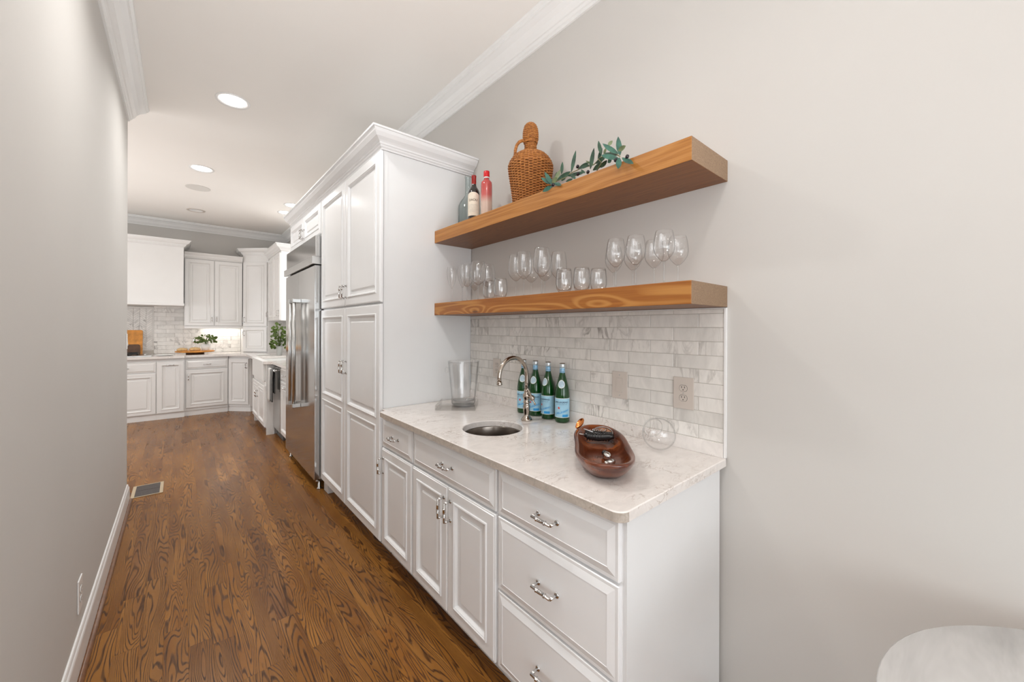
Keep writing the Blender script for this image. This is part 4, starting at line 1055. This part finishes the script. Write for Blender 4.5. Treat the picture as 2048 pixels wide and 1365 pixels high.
# diagonal corner base
t = thing('corner_base_cabinet', 'white diagonal corner base cabinet with a single door', 'cabinet', (.95, 8.1, 0))
wpart(MB().prism([(.6185, 8.066), (.622, 8.052), (.899, 7.775), (W - .004, 7.775), (W - .004, YK - .004), (.6185, YK - .004)], .085, KZ - .037), 'body', 'kitchen_paint', t)
wpart(MB().prism([(.6185, 8.075), (.632, 8.060), (.905, 7.787), (W - .01, 7.787), (W - .01, YK - .01), (.6185, YK - .01)], .0005, .0845), 'plinth', 'kitchen_paint', t)
dv = Vector((-1, 1, 0)).normalized(); dn = Vector((-1, -1, 0)).normalized()
o0 = Vector((.897, 7.777, .12)) + dn * .0 + dv * .012
add_door(t, at_w(t, frame_mat(o0, dv, dn)), .360, .765, .03, .655, **kc)
# right run: sink cabinet, dishwasher, drawer cabinet
KR = lambda y0, z0, x: frame_mat((x, y0, z0), (0, 1, 0), (-1, 0, 0))
t = thing('base_cabinet', 'white kitchen sink cabinet with two small doors standing forward of the dishwasher', 'cabinet', (1.2, 6.5, 0))
wpart(MB().box(.866, 1.60, 5.970, 7.060, .085, .690).box(.866, .905, 5.970, 6.03, .691, KZ - .037).box(.866, .905, 7.00, 7.06, .691, KZ - .037), 'body', 'kitchen_paint', t)
wpart(MB().box(.866, .958, 5.955, 5.9695, .0005, KZ - .037), 'side_panel', 'kitchen_paint', t)
wpart(MB().box(.93, 1.59, 5.98, 7.05, .0005, .0845).box(.866, .929, 6.985, 7.05, .0005, .0845), 'plinth', 'kitchen_paint', t)
add_door(t, at_w(t, KR(5.980, .100, .8655)), .530, .540, .50, .38, **kc); add_door(t, at_w(t, KR(6.520, .100, .8655)), .530, .540, .03, .38, **kc)
t = thing('apron_sink', 'white apron-front kitchen sink beside the dishwasher', 'sink', (1.1, 6.5, .70))
mb = MB(); mb.box(.836, .865, 6.035, 6.995, .700, KZ - .003, .004)
mb.box(.8655, .90, 6.035, 6.995, .700, KZ - .003, .002).box(1.36, 1.40, 6.035, 6.995, .700, KZ - .037).box(.9005, 1.3595, 6.035, 6.06, .700, KZ - .037).box(.9005, 1.3595, 6.97, 6.995, .700, KZ - .037).box(.9005, 1.3595, 6.0605, 6.9695, .700, .720)
wpart(mb, 'basin', 'white_ceramic', t)
t = thing('dishwasher', 'stainless steel dishwasher with towels over its bar handle', 'dishwasher', (1.2, 5.72, 0))
wpart(MB().box(.975, 1.58, 5.515, 5.950, .09, KZ - .037), 'body', 'shadow_gap', t)
wpart(MB().box(.948, .9745, 5.517, 5.948, .100, .905, .003), 'door', 'stainless', t)
wpart(MB().box(.985, 1.5, 5.53, 5.94, .0005, .0895), 'toe_kick', 'shadow_gap', t)
mb = MB().tube([(.895, 5.56, .872), (.895, 5.93, .872)], .011, 12)
for y in (5.585, 5.905): mb.tube([(.947, y, .872), (.895, y, .872)], .008, 8)
wpart(mb, 'handle', 'satin_metal', t)
def towel(label, y0, y1, zb, zf, mat, seed, x=.895):
    R = random.Random(seed); mb = MB(); bm = mb.bm; nu, nv = 18, 26; rows = []
    for j in range(nv + 1):
        s = j / nv
        row = []
        for i in range(nu + 1):
            u = i / nu; fold = .006 * math.sin(u * 15 + seed) * min(1, abs(s - .5) * 4) + .004 * math.sin(u * 31 + seed * 2) * min(1, abs(s - .5) * 4)
            squeeze = 1 - .12 * min(1, abs(s - .5) * 3)
            y = (y0 + y1) / 2 + (u - .5) * (y1 - y0) * squeeze
            if s < .45: z = .872 - (1 - s / .45) * (.872 - zb); xx = x + .0145 + fold * .6
            elif s > .55: z = .872 - (s - .55) / .45 * (.872 - zf); xx = x - .0145 + fold
            else:
                a = (s - .45) / .10 * PI; z = .872 + .0145 * math.sin(a); xx = x + .0145 * math.cos(a)
            row.append(bm.verts.new((xx, y, z)))
        rows.append(row)
    for a, b in zip(rows, rows[1:]):
        for i in range(nu):
            f = bm.faces.new([a[i], a[i + 1], b[i + 1], b[i]]); f.smooth = True
    o = tag(mb.build('dish_towel', mat), label, 'towel')
    m_ = o.modifiers.new('s', 'SOLIDIFY'); m_.thickness = .003; m_.offset = 0
    return o
towel('white striped dish towel over the left end of the dishwasher handle', 5.775, 5.925, .60, .46, 'towel_white', 3)
towel('dark grey dish towel over the right end of the dishwasher handle', 5.600, 5.765, .58, .48, 'towel_grey', 5)
t = thing('base_cabinet', 'white kitchen base cabinet with drawer and door between the dishwasher and the refrigerator', 'cabinet', (1.25, 5.2, 0))
wpart(MB().box(.972, 1.60, 4.885, 5.5125, .090, KZ - .037), 'body', 'kitchen_paint', t)
wpart(MB().box(1.03, 1.59, 4.895, 5.505, .0005, .0895), 'toe_kick', 'toe_kick', t)
add_drawer(t, at_w(t, KR(4.890, .760, .9715)), .617, .160, bev=.026, **kc); add_door(t, at_w(t, KR(4.890, .100, .9715)), .617, .650, .30, .60, horiz=True, **kc)
# kitchen worktop
mb = MB()
mb.prism([(-.96, 7.935), (.060, 7.935), (.075, 7.985), (.600, 7.985), (.840, 7.745), (.840, 7.008), (.8355, 6.998), (.902, 6.998), (1.402, 6.998), (W - .003, 6.998), (W - .003, YK - .003), (-.96, YK - .003)], KZ - .035, KZ)
mb.prism([(.925, 4.883), (W - .003, 4.883), (W - .003, 6.032), (.840, 6.032), (.840, 5.965), (.875, 5.930), (.925, 5.880)], KZ - .035, KZ)
mb.box(1.402, W - .003, 6.0325, 6.9975, KZ - .035, KZ)
tag(mb.build('countertop', ['quartz']), 'pale stone kitchen worktop around the corner from the cooktop to the refrigerator', 'countertop')
# kitchen backsplash tiles: thousands of small pieces, joined
def kt_mesh():
    bm = bmesh.new(); cols = []; R = random.Random(3)
    yw = YK - .0015; yt = YK - .010
    def piece(pts, c):
        n0 = len(bm.verts); cx_ = sum(p_[0] for p_ in pts) / len(pts); cz_ = sum(p_[1] for p_ in pts) / len(pts)
        a = [bm.verts.new((x, yw, z)) for x, z in pts]; b = [bm.verts.new((x, yt, z)) for x, z in pts]
        n = len(pts)
        for i in range(n): bm.faces.new([a[i], a[(i + 1) % n], b[(i + 1) % n], b[i]])
        bm.faces.new(b[::-1]); cols.extend([c] * (len(bm.verts) - n0))
    g = .0015; px0, px1, pz0, pz1 = -.95, -.335, 1.06, 1.71
    row = 0; z = KZ + .002
    while z < 1.86:
        x = -1.6 + (.11 if row % 2 else 0)
        while x < .858:
            a, b = x + g, min(x + .22, .858) - g; zb, zt = z + g, z + .0685 - g
            segs = [(a, b)]
            if zt > pz0 - .03 and zb < pz1 + .03:
                segs = []
                if a < px0 - .02: segs.append((a, min(b, px0 - .015)))
                if b > px1 + .02: segs.append((max(a, px1 + .015), b))
            for s0, s1 in segs:
                if s1 - s0 > .01: piece([(s0, zb), (s1, zb), (s1, zt), (s0, zt)], (R.random(), R.random(), R.random(), 1))
            x += .22
        z += .0685; row += 1
    # pencil frame
    for q in ([(px0 - .012, pz0 - .03), (px1 + .012, pz0 - .03), (px1 + .012, pz0 - .012), (px0 - .012, pz0 - .012)], [(px0 - .012, pz1 + .012), (px1 + .012, pz1 + .012), (px1 + .012, pz1 + .03), (px0 - .012, pz1 + .03)],
              [(px1 - .002, pz0 - .010), (px1 + .012, pz0 - .010), (px1 + .012, pz1 + .010), (px1 - .002, pz1 + .010)]):
        piece(q, (.6, .5, .5, 1))
    # herringbone: columns of slanted pieces (chevron zigzag)
    cw = .075; hh = .036
    k = 0; x = px1 - .004
    while x - cw > px0:
        z = pz0 - .08
        while z < pz1 + .04:
            if k % 2 == 0: q = [(x - cw + g, z), (x - g, z + .07), (x - g, z + .07 + hh - 2 * g), (x - cw + g, z + hh - 2 * g)]
            else: q = [(x - cw + g, z + .07), (x - g, z), (x - g, z + hh - 2 * g), (x - cw + g, z + .07 + hh - 2 * g)]
            q = [(a_, min(max(b_, pz0 - .008), pz1 + .008)) for a_, b_ in q]
            if max(b_ for _, b_ in q) - min(b_ for _, b_ in q) > .012: piece(q, (.45 + .55 * R.random(), R.random(), R.random(), 1))
            z += hh
        x -= cw; k += 1
    bmesh.ops.recalc_face_normals(bm, faces=bm.faces[:])
    me = bpy.data.meshes.new('kitchen_tiles'); bm.to_mesh(me); bm.free(); me.materials.append(M['tile_marble']); set_rnd(me, cols); return me
MB().box(-1.6, .858, YK - .004, YK - .0005, KZ + .001, 1.87).build('kitchen_grout', 'grout', wall_back)
o = bpy.data.objects.new('kitchen_tiles', kt_mesh()); COL.objects.link(o); o.parent = wall_back; o['kind'] = 'stuff'
# range hood
t = thing('range_hood', 'large white box range hood with crown over the cooktop', 'hood', (-.6, 8.4, 1.755))
wpart(MB().box(-1.25, .050, 8.165, YK - .002, 1.790, 2.69), 'body', 'kitchen_paint', t)
wpart(MB().box(-1.26, .058, 8.150, YK - .0115, 1.752, 1.7895, .003), 'lip', 'kitchen_paint', t)
cb = MB().sweep([(-1.25, YK - .002), (-1.25, 8.165), (.050, 8.165), (.050, YK - .002)], CROWN, 2.6905, side=-1)
cb.box(-1.249, .049, 8.166, YK - .003, 2.6906, 2.78)
wpart(cb, 'crown', 'kitchen_paint', t)
# upper cabinet
t = thing('wall_cabinet', 'white two-door wall cabinet right of the range hood', 'cabinet', (.45, 8.55, 1.39))
wpart(MB().box(.0605, .853, 8.412, YK - .0115, 1.425, 2.56), 'body', 'kitchen_paint', t)
wpart(MB().box(.0605, .853, 8.398, 8.43, 1.388, 1.4245, .002), 'light_rail', 'kitchen_paint', t)
add_door(t, at_w(t, KB(.452, 1.432, 8.4115)), .386, 1.118, .03, .115, **kc); add_door(t, at_w(t, KB(.849, 1.432, 8.4115)), .391, 1.118, .391 - .03, .115, **kc)
wpart(MB().sweep([(.0605, 8.405), (.853, 8.405)], CROWN[:6] + [(.035, .05), (.060, .085), (.060, .095), (0, .095)], 2.5605, side=-1), 'crown', 'kitchen_paint', t)
wpart(MB().box(.30, .82, 8.60, 8.64, 1.412, 1.4245), 'light_strip', 'strip_glow', t)
dl = bpy.data.lights.new('strip_light', 'AREA'); dl.shape = 'RECTANGLE'; dl.size = .5; dl.size_y = .03; dl.energy = 1.3; dl.color = (1, .95, .88)
ol = bpy.data.objects.new('strip_light', dl); COL.objects.link(ol); ol.location = (.56, 8.60, 1.408)
# diagonal tower
t = thing('corner_tower_cabinet', 'tall white diagonal corner cabinet standing on the kitchen worktop', 'cabinet', (1.2, 8.4, KZ))
tw = [(.862, 8.41), (1.200, 8.072), (W - .004, 8.072), (W - .004, YK - .004), (.862, YK - .004)]
wpart(MB().prism(tw, KZ + .0008, 2.70), 'body', 'kitchen_paint', t)
cb = MB().sweep([(.862, YK - .003), (.862, 8.41), (1.200, 8.072), (W - .004, 8.072)], CROWN, 2.7005, side=-1)
cb.prism([(x + .001 if x < 1 else x, y + .001) for x, y in tw[:3]] + tw[3:], 2.7006, 2.79); wpart(cb, 'crown', 'kitchen_paint', t)
o0 = Vector((1.200, 8.072, 0)) + dn * .0005 + dv * .014
add_door(t, at_w(t, frame_mat(o0 + Vector((0, 0, .975)), dv, dn)), .450, .440, .450 - .03, .33, **kc)
add_door(t, at_w(t, frame_mat(o0 + Vector((0, 0, 1.428)), dv, dn)), .450, 1.14, .450 - .03, .115, **kc)
# right wall cabinet
t = thing('wall_cabinet', 'white wall cabinet on the right wall beside the corner tower, mostly hidden by the refrigerator', 'cabinet', (1.4, 7.5, 1.5))
wpart(MB().box(1.212, W - .004, 7.005, 8.055, 1.52, 2.62), 'body', 'kitchen_paint', t)
add_door(t, at_w(t, KR(7.010, 1.526, 1.2115)), .51, 1.06, .04, .11, **kc); add_door(t, at_w(t, KR(7.525, 1.526, 1.2115)), .50, 1.06, .47, .11, **kc)
wpart(MB().sweep([(1.212, 8.055), (1.212, 7.005), (W - .004, 7.005)], CROWN, 2.6205, side=-1).box(1.213, W - .005, 7.006, 8.054, 2.6206, 2.70), 'crown', 'kitchen_paint', t)
# cooktop
t = thing('cooktop', 'steel gas cooktop with black iron grates under the hood', 'cooktop', (-.65, 8.3, KZ))
wpart(MB().box(-.95, -.32, 8.06, 8.56, KZ + .0006, KZ + .014, .003), 'body', 'satin_metal', t)
for x0 in (-.94, -.70):
    mb = MB(); x1 = x0 + .225
    for y in (8.09, 8.30, 8.52): mb.box(x0, x1, y - .008, y + .008, KZ + .034, KZ + .048)
    for x in (x0, x0 + .1085, x1 - .008): mb.box(x, x + .012, 8.082, 8.528, KZ + .0345, KZ + .0475)
    for x in (x0 + .002, x1 - .012):
        for y in (8.09, 8.51): mb.box(x, x + .010, y, y + .010, KZ + .0145, KZ + .034)
    wpart(mb, 'grate', 'grate_iron', t)
for x, y in ((-.82, 8.2), (-.82, 8.42), (-.59, 8.2), (-.59, 8.42)):
    wpart(MB().lathe([(0, .0145), (.045, .0145), (.045, .022), (.03, .026), (0, .027)], (x, y, KZ), 16), 'burner', 'grate_iron', t)
for k in range(3): wpart(MB().lathe([(0, .0145), (.018, .0145), (.016, .034), (0, .036)], (-.40, 8.16 + k * .11, KZ), 14), 'knob', 'satin_metal', t)
# spoon rest
t = tag(MB().lathe([(0, .001), (.05, .001), (.075, .012), (.082, .022), (.078, .022), (.05, .008), (0, .007)], (0, 0, 0), 24, Matrix.Scale(1.5, 4, (1, 0, 0))).build('spoon_rest', 'white_ceramic'), 'small white oval spoon rest beside the cooktop grates', 'dish'); t.location = (-.36, 7.995 + .06 - .02, KZ + .0005)
t.location = (-.17, 8.10, KZ + .0005)
# cutting boards
def rbox(mb, w_, h_, d_, r_=.02):
    pts = []
    for cx_, cz_, a0 in ((w_ / 2 - r_, r_, -PI / 2), (w_ / 2 - r_, h_ - r_, 0), (-w_ / 2 + r_, h_ - r_, PI / 2), (-w_ / 2 + r_, r_, PI)):
        for k in range(5): a = a0 + PI / 2 * k / 4; pts.append((cx_ + r_ * math.cos(a), cz_ + r_ * math.sin(a)))
    bm = mb.bm; a = [bm.verts.new((x, 0, z)) for x, z in pts]; b = [bm.verts.new((x, d_, z)) for x, z in pts]; n = len(pts)
    bm.faces.new(a); bm.faces.new(b[::-1])
    for i in range(n): bm.faces.new([a[i], a[(i + 1) % n], b[(i + 1) % n], b[i]])
    return mb
o = tag(rbox(MB(), .42, .40, .025).build('cutting_board', 'board_orange'), 'large orange-brown wooden cutting board leaning on the herringbone tiles', 'board'); o.location = (-.66, 8.585, KZ + .0012); o.rotation_euler = (-.16, 0, 0)
mb = MB(); rbox(mb, .20, .17, .015, .03); mb.box(-.13, -.09, .0, .015, .09, .115, .004)
o = tag(mb.build('serving_paddle', 'board_dark'), 'small dark wooden paddle board leaning in front of the orange board', 'board'); o.location = (-.56, 8.500, KZ + .060); o.rotation_euler = (-.20, .15, 0)
o.location = (-.575, 8.542, KZ + .0018); o.rotation_euler = (-.16, 0, 0)
# pedestal board with bread and pot
kx, ky = .20, 8.33
t = thing('cake_stand', 'round wooden serving board on a low dark foot on the kitchen worktop', 'stand', (kx, ky, KZ + .0006))
MB().lathe([(0, 0), (.12, 0), (.12, .030), (.10, .034), (0, .034)], (0, 0, 0), 28).build('foot', 'board_dark', t)
MB().lathe([(0, .0345), (.25, .0345), (.258, .040), (.258, .050), (.25, .054), (0, .054)], (0, 0, 0), 40, Matrix.Scale(1.0, 4)).build('board', 'board_orange', t)
zt = KZ + .0552
for k, (dx, s) in enumerate(((-.155, .055), (.005, .060))):
    o = tag(MB().lathe([(0, 0), (.8 * s, 0), (s, .25 * s), (s * 1.02, .5 * s), (.8 * s, .82 * s), (.4 * s, .95 * s), (0, s)], (0, 0, 0), 20, Matrix.Scale(1.25, 4, (1, 0, 0))).build('bread_roll', 'bread_tan'),
            ('pale round bread roll at the left of the wooden stand', 'larger pale bread roll in the middle of the wooden stand')[k], 'bread'); o.location = (kx + dx - .01, ky - .07, zt)
def herb(label, cx_, cy_, z, pot_r, pot_h, potmat, nl, spread, hgt, seed, drop=0.0):
    t = thing('potted_herb', label, 'plant', (cx_, cy_, z)); R = random.Random(seed)
    MB().lathe([(0, .0), (pot_r * .78, 0), (pot_r * .82, .004), (pot_r, pot_h), (pot_r * .92, pot_h), (pot_r * .78, pot_h * .86), (0, pot_h * .85)], (0, 0, 0), 24).build('pot', potmat, t)
    st = MB()
    for k in range(nl):
        a = R.uniform(0, 2 * PI); rr = spread * math.sqrt(R.random()); h = pot_h + hgt * R.uniform(.15, 1) * (1 - .35 * rr / spread) - drop * rr / spread * R.random()
        p_ = Vector((rr * math.cos(a), rr * math.sin(a), h)); s = R.uniform(.7, 1.25) * .034
        d_ = Vector((math.cos(a + R.uniform(-.8, .8)), math.sin(a + R.uniform(-.8, .8)), R.uniform(-.5, .4))).normalized()
        if k % 3 == 0: st.tube([(0, 0, pot_h * .8), (p_.x * .4, p_.y * .4, pot_h + (h - pot_h) * .7), tuple(p_)], .0016, 5)
        lf = MB(); leaf(lf, p_ - d_ * s * .5, p_ + d_ * s * .8, s * 1.25, Vector((R.uniform(-.5, .5), -1, R.uniform(0, .8))).normalized()); lf.build('leaf', 'leaf_green', t, normals=False)
    st.build('stems', 'leaf_green', t)
herb('leafy green herb in a white pot on the wooden stand', kx + .140, ky + .05, zt, .068, .105, 'white_ceramic', 75, .155, .17, 4)
t = thing('pepper_mill', 'clear glass pepper mill on the wooden stand left of the herb', 'mill', (kx - .012, ky + .10, zt))
MB().lathe([(0, 0), (.026, 0), (.024, .02), (.018, .05), (.020, .09), (.022, .13), (0, .13)], (0, 0, 0), 20).build('body', 'clear_glass', t)
MB().lathe([(0, .1305), (.022, .1305), (.024, .15), (.016, .165), (.020, .18), (.012, .20), (0, .205)], (0, 0, 0), 20).build('top', 'chrome', t)
herb('trailing ivy in a grey pot by the kitchen sink window', 1.200, 7.06, KZ + .0008, .045, .15, 'pot_grey', 150, .125, .42, 9, .15)
# soap tray by the sink
o = tag(MB().box(-.09, .09, -.05, .05, 0, .02, .006).build('soap_dish', 'white_ceramic'), 'small white rectangular dish on the worktop behind the apron sink', 'dish'); o.location = (1.02, 7.30, KZ + .0005)
# ================================================================== CEILING FIXTURES
def downlight(x, y, label, on=True, group='recessed ceiling lights', fixture=True):
    t = thing('recessed_light', label, 'light', (x, y, H - .0005), 0, group)
    MB().lathe([(.078, -.0005), (.092, -.0005), (.094, -.003), (.112, -.007), (.113, -.004), (.113, .0)], (0, 0, 0), 40).build('trim_ring', 'white_plastic' if not on else 'trim_paint', t)
    MB().lathe([(0, -.0015), (.079, -.0015), (.084, -.003)], (0, 0, 0), 36).build('lens', 'lamp_glow' if on else 'trim_paint', t)
    if on:
        d = bpy.data.lights.new('downlight', 'AREA'); d.shape = 'DISK'; d.size = .15; d.energy = DOWNLIGHT_W * (.4 if x > 1 else .5 if y < 1 and x > 0 else 1); d.color = (1, .985, .965); d.spread = math.radians(150)
        o = bpy.data.objects.new('downlight', d); COL.objects.link(o); o.location = (x, y, H - .012)
downlight(.317, 3.760, 'large bright recessed ceiling light nearest the camera over the passage')
downlight(.185, 5.600, 'bright recessed ceiling light second along the passage, just before the ceiling speaker')
downlight(1.255, 6.420, 'small bright recessed light just above the fridge cabinet crown, the nearer of two')
downlight(1.255, 6.900, 'small bright recessed light just above the fridge cabinet crown, the farther of two')
downlight(.189, 7.670, 'unlit recessed ceiling light near the far crown moulding', on=False)
for x, y in ((.26, 2.02), (.26, .12), (-2.1, .10), (-2.1, -2.2), (.26, -2.2), (-1.7, 5.6)):
    downlight(x, y, 'recessed ceiling light out of view near %s' % ('the bar', 'the camera', 'the living area middle', 'the living area rear', 'the rear wall', 'the kitchen left side', 'the far kitchen left side')[[(.26, 2.02), (.26, .12), (-2.1, .10), (-2.1, -2.2), (.26, -2.2), (-1.7, 5.6), (-1.7, 7.4)].index((x, y))], group='recessed lights out of view')
t = thing('ceiling_speaker', 'round flat grey speaker grille in the ceiling beyond the second bright light', 'speaker', (.177, 6.411, H - .0005))
MB().lathe([(0, -.004), (.118, -.004), (.122, -.0045), (.128, -.003), (.128, 0)], (0, 0, 0), 40).build('grille', 'speaker_mesh', t)
# ================================================================== FLOOR REGISTER
t = thing('floor_register', 'tan metal floor air register with dark slats by the end of the left wall', 'vent', (-.205, 4.615, .0005))
w2, l2 = .100, .155
mb = MB(); mb.box(-w2, w2, -l2, -l2 + .012, 0, .005, .001).box(-w2, w2, l2 - .012, l2, 0, .005, .001).box(-w2, -w2 + .022, -l2 + .0122, l2 - .0122, 0, .005, .001).box(w2 - .022, w2, -l2 + .0122, l2 - .0122, 0, .005, .001)
mb.build('frame', 'register_tan', t)
MB().box(-w2 + .0225, w2 - .0225, -l2 + .0125, l2 - .0125, 0, .0008).build('backing', 'dark_slot', t)
for k in range(20):
    y = -l2 + .02 + k * .0142 + (.004 if k > 9 else 0)
    MB().box(-w2 + .023, w2 - .023, y, y + .0085, .001, .0042).build('slat', 'register_dark', t)
# ================================================================== ROUND TABLE
t = thing('side_table', 'round white marble table top in the bottom right corner by the wall', 'table', (1.0956, -.377, 0))
MB().lathe([(0, .692), (.455, .692), (.486, .700), (.495, .712), (.4954, .717), (.492, .720), (0, .720)], (0, 0, 0), 96).build('table_top', 'table_marble', t)
MB().lathe([(0, 0.0006), (.26, .0006), (.262, .010), (.20, .020), (.10, .045), (.05, .10), (.032, .25), (.030, .42), (.045, .56), (.09, .660), (.14, .688), (.15, .6915), (0, .6915)], (0, 0, 0), 48).build('pedestal', 'white_ceramic', t)
